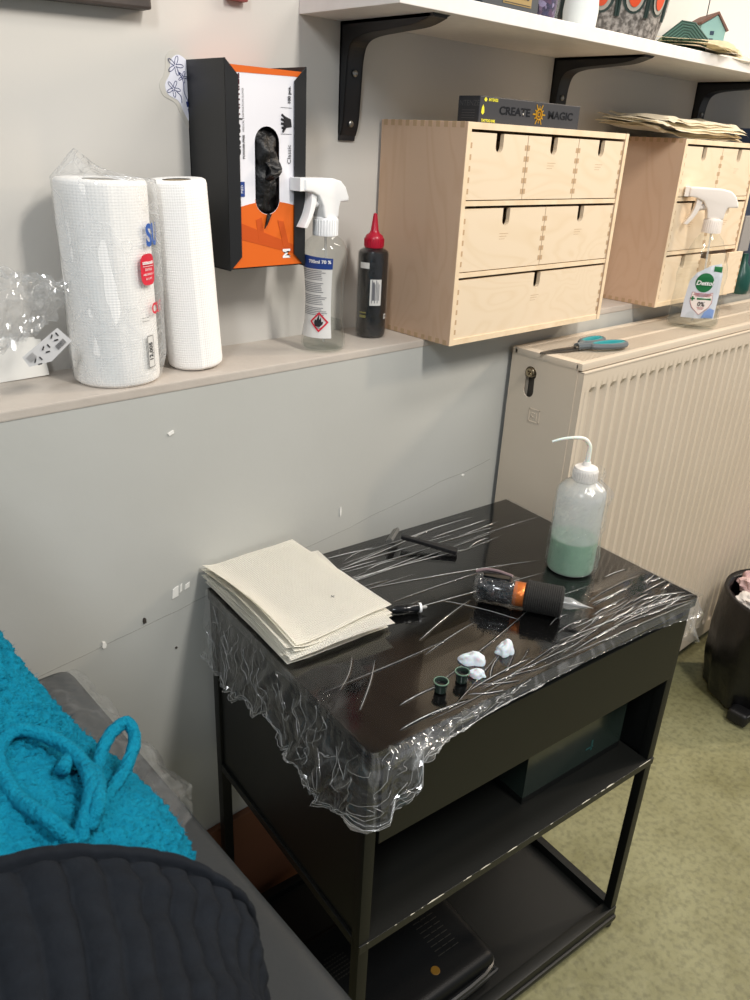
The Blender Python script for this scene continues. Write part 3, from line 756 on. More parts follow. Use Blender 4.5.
# ---------------------------------------------------------------- paper rolls and bags
def roll(name, label, loc, r, h, core=.02, group=None, tilt=None):
    t = thing(name, label, 'paper roll', loc, group=group)
    if tilt: t.rotation_euler = tilt
    bm = NB()
    prof = [(core, 0), (r-.004, 0), (r-.0008, .003), (r, .008), (r, h-.006), (r-.001, h-.002), (r-.004, h), (core, h-.001)]
    b = bmesh.new(); seg = 90; rings = []
    P2 = []
    for (a, b_) in zip(prof, prof[1:]):
        n = 12 if abs(a[1]-b_[1]) > .05 else 2
        for q in range(n): P2.append((a[0]+(b_[0]-a[0])*q/n, a[1]+(b_[1]-a[1])*q/n))
    P2.append(prof[-1])
    for rr, z in P2:
        ring = []
        for i in range(seg):
            a = 2*pi*i/seg; d = .0004*fbm((cos(a)*1.5, sin(a)*1.5, z*6+loc[0]*9)) if rr > core+.01 else 0
            # loose end of the paper: a small step in the spiral
            st = .0012*((a/(2*pi)+.28) % 1)
            ring.append(b.verts.new(((rr+d+st)*cos(a), (rr+d+st)*sin(a), z)))
        rings.append(ring)
    for A, B in zip(rings, rings[1:]):
        for i in range(seg): b.faces.new((A[i], A[(i+1) % seg], B[(i+1) % seg], B[i]))
    merge(bm, b)
    part('paper_winding', bm, M_towel, t, True, angle=50)
    bm = NB(); lathe(bm, [(core, .001), (core, h-.002), (core-.0015, h-.002), (core-.0015, .001)], 32); part('cardboard_core', bm, mat('core_card', '#a89880', .9), t, True)
    return t
t1 = roll('paper_towel_roll', 'large white embossed paper towel roll wrapped in clear plastic on the ledge', (-.497, .113, .0005), .0515, .236)
t2 = roll('paper_towel_roll', 'slimmer bare white paper towel roll on the ledge right of the wrapped one', (-.384, .113, .0028), .0355, .234, .017, tilt=(0, R_(-3.6), 0))
# bag around the big roll
t = thing('plastic_wrapper', 'clear printed plastic wrapper pulled over the large paper towel roll', 'wrapper', (-.497, .113, .0005))
bm = NB(); R0 = .0535
def bag(u, v):
    a = 2*pi*u; z = .004+v*.262
    r = R0+.0012*sin(9*a+z*30)*min(1, v*3)+.0015*fbm((cos(a)*3, sin(a)*3, z*14))
    # on the right side the wrapper stands off towards the second roll
    off = .010*max(0, cos(a+.35))**6*(1 if z > .03 else z/.03)
    x, y = (r+off)*cos(a), (r+off*.4)*sin(a)
    if z > .236:
        q = (z-.236)/.030; zz = .236+.030*q*(.55+.45*cos(a-2.4)); k = 1-.75*q
        x = x*k-.014*q; y = y*k; z = zz
    return (x, y, z)
grid(bm, 80, 44, bag, close_u=True); part('plastic_sleeve', bm, film_mat('wrapper_film', .24, .14, crease=.16, creasescale=22, bumpscale=14, bumpstr=.12), t, True, angle=180)
bm = NB(); rw = random.Random(4)
for k in range(16):
    a0 = rw.random(); pts = [Vector(bag((a0+.03*sin(i*.5+k)) % 1, .895+.104*i/8)) for i in range(9)]
    tube(bm, pts, .00035, 5)
fo = part('fold_lines', bm, film_mat('wrapper_fold', .4, .2, base=.3), t, True, angle=180); fo['kind'] = 'stuff'
def cyl(r, a_c, cz):
    """bend flat lettering round a cylinder; a_c = angle of its centre"""
    return lambda v: Vector((r*cos(a_c+v.x/r), r*sin(a_c+v.x/r), cz+v.y))
I4 = Matrix.Identity(4)
A0 = R_(-57)
def cpatch(bm, r, a0, a1, pts, mi=0, n=1):
    pass
def cyl_rect(bm, r, ac, w, z0, z1, mi=0, n=8, rnd=0):
    def f(u, v):
        x = (u-.5)*w; z = z0+(z1-z0)*v
        return (r*cos(ac+x/r), r*sin(ac+x/r), z)
    grid(bm, n, 1, f, mi)
def cyl_blob(bm, r, ac, w, h, cz, mi=0, p=4, n=28):
    pts = []
    for i in range(n):
        a = 2*pi*i/n; c, s = cos(a), sin(a)
        x = w/2*abs(c)**(2/p)*(1 if c > 0 else -1); y = h/2*abs(s)**(2/p)*(1 if s > 0 else -1)
        pts.append((r*cos(ac+x/r), r*sin(ac+x/r), cz+y))
    fan(bm, pts, mi)
rr = .0575
AR = R_(-60); AS = R_(-66)
bm = NB(); cyl_blob(bm, rr, AR-.05, .026, .036, .139, 0, 3.5); part('red_badge', bm, M_redink, t)
bm = NB(); merge(bm, text_bm('STERILISED', .0042, I4, bend=cyl(rr+.0006, AR-.05, .1465), bold=.0002)); merge(bm, text_bm('EXTRA', .0042, I4, bend=cyl(rr+.0006, AR-.05, .139))); merge(bm, text_bm('ABSORBENT', .0036, I4, bend=cyl(rr+.0006, AR-.05, .1335))); merge(bm, text_bm('& SOFT', .0036, I4, bend=cyl(rr+.0006, AR-.05, .1285)))
cyl_rect(bm, rr+.0006, AR-.05, .020, .1426, .1431)
part('badge_lettering', bm, M_white, t)
bm = NB(); merge(bm, text_bm('SU', .034, I4, bend=cyl(rr+.0006, AR+.20, .176), bold=.0012, sx=.8)); part('blue_lettering', bm, mat('sleeve_blue', '#2456a5', .5), t)
bm = NB(); merge(bm, text_bm('CUT', .018, I4, bend=cyl(rr+.0006, AR+.24, .092), bold=.0006, sx=.9)); part('red_lettering', bm, M_redink, t)
bm = NB(); cyl_rect(bm, .0555, AS, .0105, .022, .061); part('price_sticker', bm, M_label, t)
bm = NB()
merge(bm, text_bm('12,005', .0085, Matrix.Identity(4), bend=lambda v: cyl(.0561, AS, .0415)(Vector((-v.y, v.x, 0))), bold=.0002))
for w_, z_ in ((.0105, .0222), (.0105, .0608)): cyl_rect(bm, .056, AS, w_, z_-.0003, z_+.0003)
for da in (-.0052/.0556, .0052/.0556): cyl_rect(bm, .056, AS+da, .0005, .022, .061)
cyl_rect(bm, .056, AS-.10, .012, .083, .0835); cyl_rect(bm, .056, AS-.10, .012, .079, .0795)
part('sticker_writing', bm, M_ink, t)
# loose clear bag at the left with labels
t = thing('plastic_bag', 'crumpled clear plastic bag with recycling label at the left end of the ledge', 'bag', (-.632, .108, .098))
bm = NB()
def loose(u, v):
    a = 2*pi*u; q = v-.5
    X = -.03+.105*(v)-.0; r = .064*(1-.62*v**1.3)*(1+.18*sin(2*a+2)+.12*fbm((cos(a)*2, sin(a)*2, v*5), 1, 3))
    c = .010*fbm((cos(a)*5+3, sin(a)*5, v*9), 1, 3)
    return (X-.01+.02*sin(a), (r*.55+c)*cos(a), -.004+.004*v+(r+c)*sin(a))
grid(bm, 60, 40, loose, close_u=True)
part('bag_film', bm, film_mat('loose_bag_film', .10, .12, crease=.12, creasescale=30), t)
bm = NB()
LP = frame((.040, -.038, -.036), (.80, 0, .60), (-.6, 0, .8))
prism(bm, [(-.032, -.013), (.019, -.010), (.021, .012), (-.012, .013), (-.034, .0)], -.0006, 0, M=LP @ RX(pi/2) @ Matrix.Diagonal((1, 1, 1, 1)))
part('printed_label', bm, mat('bag_label', '#c9c9ca', .4), t)
bm = NB(); LP2 = frame((.0385, -.0392, -.0345), (.80, 0, .60), (-.6, 0, .8))
for k, (cx, cy) in enumerate(((-.006, .0), (.010, .003), (-.022, -.004))):
    for j in range(3):
        a = 2*pi*j/3; d = Vector((cos(a), sin(a), 0)); e = Vector((-sin(a), cos(a), 0)); c0 = Vector((cx, cy, 0))
        poly(bm, [c0+d*.0045+e*.003, c0+d*.0045-e*.002, c0+d*.003-e*.0015, c0+d*.003+e*.003], 0, LP2)
for k in range(9): poly(bm, [(.001+.0014*k, -.0125, 0), (.0018+.0014*k, -.0125, 0), (.0018+.0014*k, -.0065, 0), (.001+.0014*k, -.0065, 0)], 0, LP2 @ T((.002, .002, .0001)))
for k in range(4): poly(bm, [(-.030, .001+.002*k, 0), (-.020, .001+.002*k, 0), (-.020, .0016+.002*k, 0), (-.030, .0016+.002*k, 0)], 0, LP2)
part('label_print', bm, M_ink, t)
t = thing('paper_sheet', 'white sheet of paper leaning on the wall behind the crumpled bag', 'paper', (-.60, .165, .0005))
bm = NB(); prism(bm, [(-.03, 0), (.036, .001), (.034, .046), (-.030, .054)], 0, .003, M=RX(R_(-12))); prism(bm, [(-.05, .004), (.03, .005), (.028, .049), (-.05, .056)], .0035, .006, M=RX(R_(-12)))
part('sheet', bm, M_paper, t)

# ---------------------------------------------------------------- spray bottles
def trigger_head(t, z0, m, s=1.0, neck_r=.0135):
    """white trigger head, nozzle towards -x"""
    bm = NB(); lathe(bm, [(neck_r*s, 0), (neck_r*s, .018*s), (neck_r*.92*s, .0195*s)], 40)
    for k in range(28):
        a = 2*pi*k/28; box(bm, neck_r*s-.0004, neck_r*s+.0008, -.0005, .0005, .001, .017*s, M=RZ(a))
    bm.transform(T((0, 0, z0))); part('collar', bm, m, t, True)
    hz = z0+.0185*s
    bm = NB()
    pr = [(-.011, 0), (.011, 0), (.012, .010), (.014, .016), (.0275, .0165), (.027, .021), (.022, .031), (.014, .0375), (.002, .040), (-.030, .0405), (-.041, .040), (-.041, .0275), (-.030, .0265), (-.020, .0225), (-.013, .012)]
    prism(bm, [(x*s, z*s) for x, z in pr], -.0095*s, .0095*s, .0028*s, M=T((0, 0, hz)), seg=3); part('sprayer_head', bm, m, t, True, angle=60)
    bm = NB(); box(bm, -.047*s, -.039*s, -.0075*s, .0075*s, .0275*s, .0405*s, .001, M=T((0, 0, hz))); part('nozzle', bm, m, t)
    bm = NB()
    P = smooth_path([(-.024, .026), (-.025, .016), (-.029, .005), (-.035, -.005), (-.0395, -.009)] and [(-.024*s, 0, .027*s), (-.0255*s, 0, .015*s), (-.030*s, 0, .003*s), (-.0375*s, 0, -.0085*s)], 6)
    A = []; 
    for i, p in enumerate(P):
        w = .0045*s*(1-.45*i/len(P)); A.append((p.x-w, p.z)); 
    B = [(p.x+.004*s*(1-.4*i/len(P)), p.z-.001) for i, p in enumerate(P)]
    prism(bm, A+B[::-1], -.0065*s, .0065*s, .0012*s, M=T((0, 0, hz))); part('trigger', bm, m, t, True)
    bm = NB(); tube(bm, [(-.024*s, 0, hz+.014*s), (-.009*s, 0, hz+.016*s)], .0045*s, 12); part('piston', bm, m, t, True)
t = thing('spray_bottle', 'clear spray bottle with white trigger and flammable sign on the ledge', 'bottle', (-.177, .095, .0008), R_(8))
prof = [(.024, 0), (.031, .002), (.033, .008), (.0325, .02), (.0285, .045), (.0275, .075), (.029, .105), (.0325, .135), (.032, .145), (.026, .156), (.0145, .165), (.013, .172)]
bm = NB(); lathe(bm, prof, 48)
part('bottle_body', bm, M_pet, t, True)
bm = NB(); lathe(bm, [(.022, .0025), (.0295, .004), (.0305, .01), (.030, .02), (.0265, .042)], 48); part('liquid', bm, M_liq, t, True)
bm = NB(); tube(bm, [(0, 0, .01), (.004, 0, .08), (0, 0, .17)], .0018, 8); part('dip_tube', bm, film_mat('tube_film', .35, .2), t, True)
trigger_head(t, .163, M_white, 1.3)
def prof_r(prof, z):
    for (r0, z0), (r1, z1) in zip(prof, prof[1:]):
        if z0 <= z <= z1 and z1 > z0: return r0+(r1-r0)*(z-z0)/(z1-z0)
    return prof[-1][0]
def wrap(prof, ac, off):
    return lambda v: Vector(((prof_r(prof, v.y)+off)*cos(ac+v.x/.03), (prof_r(prof, v.y)+off)*sin(ac+v.x/.03), v.y))
def wpatch(bm, prof, ac, off, x0, x1, z0, z1, n=10, m=10, top=0):
    f = wrap(prof, ac, off)
    grid(bm, n, m, lambda u, v: f(Vector((x0+(x1-x0)*u, z0+(z1+top*u-z0)*v, 0))))
AL = R_(-158)
bm = NB(); wpatch(bm, prof, AL, .0004, -.030, .022, .022, .135); part('label', bm, M_label, t, True)
bm = NB(); wpatch(bm, prof, AL, .0009, -.030, .022, .120, .139, top=-.004); part('blue_band', bm, M_blue, t, True)
bm = NB(); merge(bm, text_bm('700ml 70 %', .0065, T((0, 0, 0)), bend=lambda v: wrap(prof, AL, .0014)(Vector((v.x+.004, v.y+.130, 0))), bold=.0002)); part('band_lettering', bm, M_white, t)
bm = NB()
for k in range(26):
    z = .117-k*.0025
    if k % 7 == 6: continue
    L = random.uniform(.034, .044); wpatch(bm, prof, AL, .0008, -.028, -.028+L, z, z+.0008, 8, 1)
part('small_print', bm, M_greyink, t)
f = wrap(prof, AL, .0013)
def diamond(bm, cx, cz, s, fmap):
    P = [(cx, cz-s), (cx+s, cz), (cx, cz+s), (cx-s, cz)]; Q = [(cx, cz-s*.76), (cx+s*.76, cz), (cx, cz+s*.76), (cx-s*.76, cz)]
    for i in range(4):
        j = (i+1) % 4
        for q in range(4):
            a0, a1 = q/4, (q+1)/4; L = lambda p, r, a: (p[0]+(r[0]-p[0])*a, p[1]+(r[1]-p[1])*a)
            poly(bm, [fmap(Vector((*w, 0))) for w in (L(P[i], P[j], a0), L(P[i], P[j], a1), L(Q[i], Q[j], a1), L(Q[i], Q[j], a0))])
bm = NB(); diamond(bm, .004, .045, .0145, f); part('hazard_diamond', bm, M_redink, t)
bm = NB()
fl = [(-.002, .0385), (.005, .038), (.0095, .042), (.0105, .046), (.0078, .0445), (.0068, .052), (.0045, .048), (.0038, .0555), (.001, .050), (-.0005, .0465), (-.0022, .049), (-.0035, .044)]
c0 = (.0035, .0435)
for i in range(len(fl)): poly(bm, [f(Vector((*c0, 0))), f(Vector((*fl[i], 0))), f(Vector((*fl[(i+1) % len(fl)], 0)))])
wpatch(bm, prof, AL, .0013, -.001, .008, .0362, .0370, 4, 1); part('flame_symbol', bm, M_ink, t)

# black ink bottle with red cap
t = thing('ink_bottle', 'black tattoo ink bottle with red twist cap wrapped in film on the ledge', 'bottle', (-.0575, .122, .0008))
bm = NB(); p2 = [(.020, 0), (.0225, .002), (.0235, .006), (.0235, .128), (.022, .133), (.013, .137), (.012, .14)]
lathe(bm, p2, 40); part('bottle_body', bm, mat('ink_black', '#0e0f11', .25), t, True)
bm = NB(); lathe(bm, [(.0245, .001), (.0252, .03), (.0247, .07), (.0252, .11), (.0245, .131), (.014, .139)], 40, caps=False); part('film_wrap', bm, film_mat('wrap2', .006, .08, bumpscale=60, bumpstr=.25), t, True)
bm = NB(); lathe(bm, [(.0145, .1375), (.015, .139), (.0148, .151), (.013, .1555), (.008, .159), (.0062, .163), (.0036, .182), (.0028, .187), (.001, .188)], 36)
for k in range(24): box(bm, .0147, .0156, -.0006, .0006, .140, .151, M=RZ(2*pi*k/24))
part('twist_cap', bm, M_red, t, True)
bm = NB(); cyl_rect(bm, .0239, R_(-118), .0185, .052, .092); part('white_label', bm, M_label, t)
bm = NB(); cyl_rect(bm, .0239, R_(-166), .017, .108, .117); cyl_rect(bm, .0239, R_(-68), .007, .030, .038); part('small_label', bm, M_label, t)
bm = NB()
for q in range(6):
    cyl_rect(bm, .0242, R_(-118)+(-.007+.0022*q)/.0242+.05, .0011 if q != 1 else .003, .056+.004*(q % 2), .091-.003*(q % 3))
merge(bm, text_bm('BL', .006, I4, bend=cyl(.0242, R_(-68), .034)))
part('label_print', bm, M_greyink, t)
bm = NB(); cyl_rect(bm, .0239, R_(-168), .012, .032, .036); cyl_rect(bm, .0239, R_(-168), .012, .039, .041); part('yellow_line', bm, mat('dull_yellow', '#7e7a3a', .5), t)

# green-labelled cleaner on the radiator
t = thing('spray_bottle', 'clear cleaner spray bottle with round green logo standing on the radiator', 'bottle', (.705, -.046, RT+.0008), R_(-52))
b_out = [(.043, 0), (.050, .003), (.052, .012), (.049, .05), (.0475, .085), (.050, .105), (.047, .125), (.040, .142), (.033, .160), (.027, .175), (.017, .186), (.015, .190)]
bm = NB(); lathe(bm, b_out, 48, sy=.58); part('bottle_body', bm, M_pet, t, True)
bm = NB(); lathe(bm, [(.041, .003), (.048, .006), (.049, .012), (.047, .040)], 48, sy=.55); part('liquid', bm, M_liq, t, True)
bm = NB(); tube(bm, [(0, 0, .012), (.005, 0, .1), (0, 0, .2)], .002, 8); part('dip_tube', bm, film_mat('tube_film2', .4, .2), t, True)
trigger_head(t, .188, mat('white_sprayer', '#efe6dd', .35), 1.42, .0125)
def face(prof, off, sy=.58):
    def f(v):
        r = prof_r(prof, v.y); x = max(-r*.999, min(r*.999, v.x)); y = -sy*math.sqrt(max(0, r*r-x*x))-off
        return Vector((v.x, y, v.y))
    return f
def fpatch(bm, f, outline, n=6):
    c = (sum(p[0] for p in outline)/len(outline), sum(p[1] for p in outline)/len(outline))
    m_ = len(outline)
    for i in range(m_):
        a, b_ = outline[i], outline[(i+1) % m_]
        prev = None
        for q in range(n):
            s0, s1 = q/n, (q+1)/n
            L = lambda p, s: f(Vector((c[0]+(p[0]-c[0])*s, c[1]+(p[1]-c[1])*s, 0)))
            if q == 0: poly(bm, [L(a, 0), L(a, s1), L(b_, s1)])
            else: poly(bm, [L(a, s0), L(a, s1), L(b_, s1), L(b_, s0)])
f1 = face(b_out, .0006); f2 = face(b_out, .0012); f3 = face(b_out, .0018); f4 = face(b_out, .0024)
bm = NB(); fpatch(bm, f1, [(-.030, .022), (0, .022), (.036, .022), (.038, .07), (.036, .11), (.030, .132), (.01, .128), (-.016, .112), (-.026, .095), (-.029, .06)]); part('front_label', bm, mat('label_bluewhite', '#ccd0d8', .4), t, True)
circ = lambda cx, cz, rx, rz, n=26: [(cx+rx*cos(2*pi*i/n), cz+rz*sin(2*pi*i/n)) for i in range(n)]
M_dg = mat('logo_green', '#1b6b3c', .4)
bm = NB(); fpatch(bm, f2, circ(.003, .094, .018, .019)); fpatch(bm, f2, [(.016, .117), (.033, .115), (.033, .126), (.016, .127)]); fpatch(bm, f3, [(-.006, .0595), (.022, .0595), (.022, .0635), (-.006, .0635)])
fpatch(bm, f3, [(-.019, .060), (-.010, .060), (-.010, .063), (-.019, .063)]); fpatch(bm, f3, [(-.016, .057), (-.013, .057), (-.013, .066), (-.016, .066)])
part('green_logo', bm, M_dg, t, True)
bm = NB(); fpatch(bm, f2, [(-.017, .074), (.024, .074), (.025, .055), (.020, .045), (.003, .030), (-.013, .044), (-.018, .055)]); part('shield_panel', bm, mat('shield_cream', '#eadfd8', .4), t, True)
bm = NB(); merge(bm, text_bm('Dettol', .0125, I4, bend=lambda v: f4(Vector((v.x+.003, v.y+.093, 0))), bold=.0003, font_shear=.2)); part('white_logo_lettering', bm, M_white, t)
bm = NB(); merge(bm, text_bm('0%', .0125, I4, bend=lambda v: f4(Vector((v.x+.004, v.y+.051, 0))), bold=.0002)); part('percent_lettering', bm, M_ink, t)
bm = NB()
for z, w in ((.0715, .034), (.069, .036), (.0665, .030), (.0435, .014), (.041, .010)): fpatch(bm, f3, [(.004-w/2, z), (.004+w/2, z), (.004+w/2, z+.0011), (.004-w/2, z+.0011)], 3)
ol = [(-.017, .074), (.024, .074), (.025, .055), (.020, .045), (.003, .030), (-.013, .044), (-.018, .055)]
tube(bm, [f3(Vector((x, z, 0))) for x, z in ol], .0004, 4, closed=True)
part('red_print', bm, mat('brick_print', '#a8434a', .5), t)
bm = NB(); fpatch(bm, f2, [(.009, .024), (.034, .024), (.034, .040), (.024, .044), (.014, .036)]); part('blue_splash', bm, mat('splash_blue', '#7d97c9', .4), t, True)

# ---------------------------------------------------------------- the cart
TH = -.10
CO = Vector((.130, -.420, FZ))
ex = Vector((cos(TH), sin(TH), 0)); ey = Vector((-sin(TH), cos(TH), 0))
# local frame: x = 0..-.6 (right to left), y = 0..+.4 (front to back)
t = thing('rolling_cart', 'black metal tattoo cart with drawer, open shelf and bottom tray', 'cart', CO, TH)
HT = CT-FZ
W, D = .60, .40
bm = NB(); box(bm, -W, 0, 0, D, HT-.018, HT, .0015); part('top_board', bm, M_carttop, t, True, angle=30)
L0 = .006; lw = .016; f0 = .006
body_z = .405
legs = [(-lw-.001, f0), (-W+.001, f0), (-lw-.001, D-lw-.004), (-W+.001, D-lw-.004)]
for (x, y) in legs:
    bm = NB(); box(bm, x, x+lw, y, y+lw, .022, HT-.018, .0012); part('leg', bm, M_cart, t, True, angle=30)
    bm = NB(); lathe(bm, [(.009, 0), (.011, .003), (.011, .012), (.006, .014), (.006, .024)], 16, M=T((x+lw/2, y+lw/2, 0))); part('foot', bm, M_rubber, t, True)
for nm, (xa, xb) in (('side_panel', (-W+.005, -W+.010)), ('side_panel', (-.011, -.006))):
    bm = NB(); box(bm, xa, xb, f0+lw, D-lw-.004, body_z, HT-.018); part(nm, bm, M_cart, t)
bm = NB(); box(bm, -W+.01, -.01, D-.012, D-.008, body_z, HT-.018); part('back_panel', bm, M_cart, t)
for x in (-W+.001, -lw-.001):
    for z in (body_z-.014, .026):
        bm = NB(); box(bm, x, x+lw, f0+lw, D-lw-.004, z, z+.014 if z > .1 else z+.03, .001); part('side_rail', bm, M_cart, t)
# middle shelf, chipped along its front edge
def chipped():
    m = mat('chipped_black', '#141513', .4, bump=(250, .04, .002)); nt = m.node_tree; b = nt.nodes['Principled BSDF']; tc = nt.nodes['Texture Coordinate']
    n = nt.nodes.new('ShaderNodeTexNoise'); n.inputs['Scale'].default_value = 38; n.inputs['Detail'].default_value = 3
    mp = nt.nodes.new('ShaderNodeMapping'); mp.inputs['Scale'].default_value = (1, .3, .3)
    nt.links.new(tc.outputs['Object'], mp.inputs[0]); nt.links.new(mp.outputs[0], n.inputs['Vector'])
    sx = nt.nodes.new('ShaderNodeSeparateXYZ'); nt.links.new(tc.outputs['Object'], sx.inputs[0])
    # the very edge only, where hands and drawers knock the paint off
    a = nt.nodes.new('ShaderNodeMapRange'); a.inputs[1].default_value = .0042; a.inputs[2].default_value = .0072; a.inputs[3].default_value = .13; a.inputs[4].default_value = -.3
    nt.links.new(sx.outputs['Y'], a.inputs[0])
    zz = nt.nodes.new('ShaderNodeMapRange'); zz.inputs[1].default_value = body_z-.003; zz.inputs[2].default_value = body_z-.001; zz.inputs[3].default_value = -.6; zz.inputs[4].default_value = 0
    nt.links.new(sx.outputs['Z'], zz.inputs[0])
    s1 = nt.nodes.new('ShaderNodeMath'); s1.operation = 'ADD'; nt.links.new(n.outputs['Fac'], s1.inputs[0]); nt.links.new(a.outputs[0], s1.inputs[1])
    s2 = nt.nodes.new('ShaderNodeMath'); s2.operation = 'ADD'; nt.links.new(s1.outputs[0], s2.inputs[0]); nt.links.new(zz.outputs[0], s2.inputs[1])
    r = nt.nodes.new('ShaderNodeValToRGB'); e = r.color_ramp.elements; e[0].position = .655; e[0].color = lin('#141513'); e[1].position = .675; e[1].color = lin('#d8d2c2')
    nt.links.new(s2.outputs[0], r.inputs['Fac']); nt.links.new(r.outputs['Color'], b.inputs['Base Color']); return m
bm = NB(); box(bm, -W+.012, -.012, .004, D-.012, body_z-.013, body_z, .0006); box(bm, -W+.001, -.001, .0042, .022, body_z-.0135, body_z-.0004, .0006); part('middle_shelf', bm, chipped(), t)
# drawer box: front plus shallow tray
dz0, dz1 = HT-.148, HT-.034
bm = NB(); box(bm, -W+.020, -.010, .004, .012, dz0, dz1, .0008)
box(bm, -W+.024, -W+.028, .012, D-.02, dz0+.01, dz1-.01); box(bm, -.018, -.014, .012, D-.02, dz0+.01, dz1-.01); box(bm, -W+.024, -.014, .012, D-.02, dz0+.008, dz0+.012)
part('drawer', bm, M_cart, t)
# bottom tray with raised rim
bm = NB()
box(bm, -W+.012, -.012, .018, D-.015, .030, .036)
part('bottom_tray', bm, mat('tray_black', '#151615', .38, spec=.4), t)
bm = NB(); box(bm, -W+.001, -.001, .004, .024, .026, .050, .003); box(bm, -W+.001, -.001, .0, .012, .018, .030, .004); box(bm, -W+.001, -.001, D-.022, D-.006, .026, .050, .002); part('tray_rim', bm, M_cart, t, True, angle=30)

def cl(x, y, z=HT): return CO+ex*x+ey*y+Vector((0, 0, z))
# dark storage box on the middle shelf
t = thing('storage_bin', 'dark smoky green plastic box on the middle shelf of the cart', 'container', cl(-.262, .055, body_z+.0006), TH)
M_smoke = mat('smoky_green', '#26302b', .15, spec=.6)
bm = NB(); w, d, h = .232, .26, .105
box(bm, 0, w, 0, .003, .012, h); box(bm, 0, .003, .003, d, .012, h); box(bm, w-.003, w, .003, d, .012, h); box(bm, .003, w-.003, d-.003, d, .012, h); box(bm, 0, w, 0, d, 0, .012, .001, 1)
part('box_walls', bm, [M_smoke, M_cart], t)
bm = NB(); box(bm, .14, .158, -.0004, .0003, .035, .038, M=T((0, 0, 0))); box(bm, .152, .156, -.0004, .0003, .030, .050); part('torn_sticker', bm, mat('teal_sticker', '#1d4a4a', .4), t)
# machine case on the bottom tray
t = thing('machine_case', 'black hard case with vents and small gold logo on the bottom tray', 'case', cl(-.555, .035, .037), TH)
bm = NB(); box(bm, 0, .27, 0, .20, 0, .075, .022, seg=5); part('case_shell', bm, mat('case_black', '#0b0d0f', .45, spec=.3, bump=(400, .1, .002)), t, True, angle=60)
bm = NB(); tube(bm, smooth_path([(.01, -.001, .03), (.03, -.001, .03), (.25, -.001, .03), (.271, .02, .03), (.271, .18, .03)], 4), .004, 8); tube(bm, smooth_path([(.02, -.004, .05), (.24, -.004, .05), (.274, .03, .05)], 5), .005, 8); part('rim_bead', bm, mat('case_rim', '#1c1e20', .35), t, True)
bm = NB()
for (cx, cy, rr_) in ((.04, .13, .024), (.095, .15, .018)):
    for i in range(-4, 5):
        for j in range(-3, 4):
            if (i*.005)**2+(j*.0065)**2 < rr_**2: box(bm, cx+i*.005-.0016, cx+i*.005+.0016, cy+j*.0065-.001, cy+j*.0065+.001, .0748, .0754)
for i in range(12):
    for j in range(3): box(bm, .185+.0, .185+.016, .05, .0512, .0748, .0754, M=T((.0045*j*3, .0095*i, 0)))
part('vent_slots', bm, mat('vent_grey', '#2b2a26', .5), t)['kind'] = 'stuff'
bm = NB(); lathe(bm, [(.008, 0), (.007, .001)], 24, M=T((.165, .035, .0748))); part('gold_logo', bm, mat('dim_gold', '#6e5016', .4), t)

# ---------------------------------------------------------------- cling film over the cart
RIDGES = [(-0.2589, 0.0032, -0.1547, -0.0188), (-0.2838, -0.0637, -0.0317, -0.1119), (-0.3074, -0.0701, -0.1135, -0.0792), (-0.2597, -0.0459, -0.0634, -0.0751), (-0.3429, -0.0697, 0.0587, -0.0995), (-0.2528, -0.179, 0.0025, -0.2355), (-0.2439, -0.1533, -0.0783, -0.1736), (-0.0437, -0.09, 0.1708, -0.1099), (-0.2323, -0.0365, -0.0376, -0.0273), (-0.2583, -0.101, 0.0276, -0.207), (-0.2971, -0.2712, -0.1889, -0.2605), (-0.3425, -0.3243, -0.0705, -0.2811), (-0.3394, -0.3619, -0.206, -0.3239), (-0.4147, -0.1644, -0.2085, -0.174), (-0.2786, -0.2438, -0.1515, -0.2182), (-0.2954, -0.362, -0.1046, -0.381), (-0.189, -0.3705, 0.0211, -0.359), (-0.1595, -0.3802, 0.068, -0.3603), (-0.2193, -0.378, 0.1021, -0.4219), (-0.2645, -0.3673, -0.1352, -0.3627), (-0.0746, -0.3686, 0.1155, -0.4149), (-0.0926, -0.3963, 0.1159, -0.4257), (-0.0119, -0.3265, 0.1143, -0.3328), (0.0646, -0.3023, 0.1135, -0.3087), (-0.1314, -0.3599, 0.0325, -0.3815), (-0.1347, -0.3859, 0.0586, -0.3984), (-0.166, -0.3612, -0.0635, -0.3773), (-0.0348, -0.3906, 0.1098, -0.421), (0.0474, -0.3726, 0.1231, -0.4029), (0.0087, -0.3829, 0.1286, -0.4143), (-0.0417, -0.363, 0.0697, -0.3758), (-0.4423, -0.2491, -0.2506, -0.2659), (-0.3895, -0.3216, -0.3187, -0.3264), (-0.4261, -0.2573, -0.3699, -0.2135), (-0.4313, -0.2991, -0.3541, -0.2394), (-0.3809, -0.3617, -0.2292, -0.3701), (-0.3049, -0.3545, -0.1957, -0.3597), (-0.3124, -0.358, -0.2717, -0.381), (-0.2915, -0.3506, -0.242, -0.3802), (-0.2711, -0.357, -0.2211, -0.3314), (-0.244, -0.3583, -0.1971, -0.3365), (-0.2306, -0.3586, -0.1801, -0.3444), (-0.2925, -0.3595, -0.2027, -0.3808), (-0.4188, -0.3523, -0.3189, -0.3669), (-0.075, -0.2844, 0.025, -0.3018), (-0.1858, -0.1916, -0.1355, -0.296)]
import numpy as np
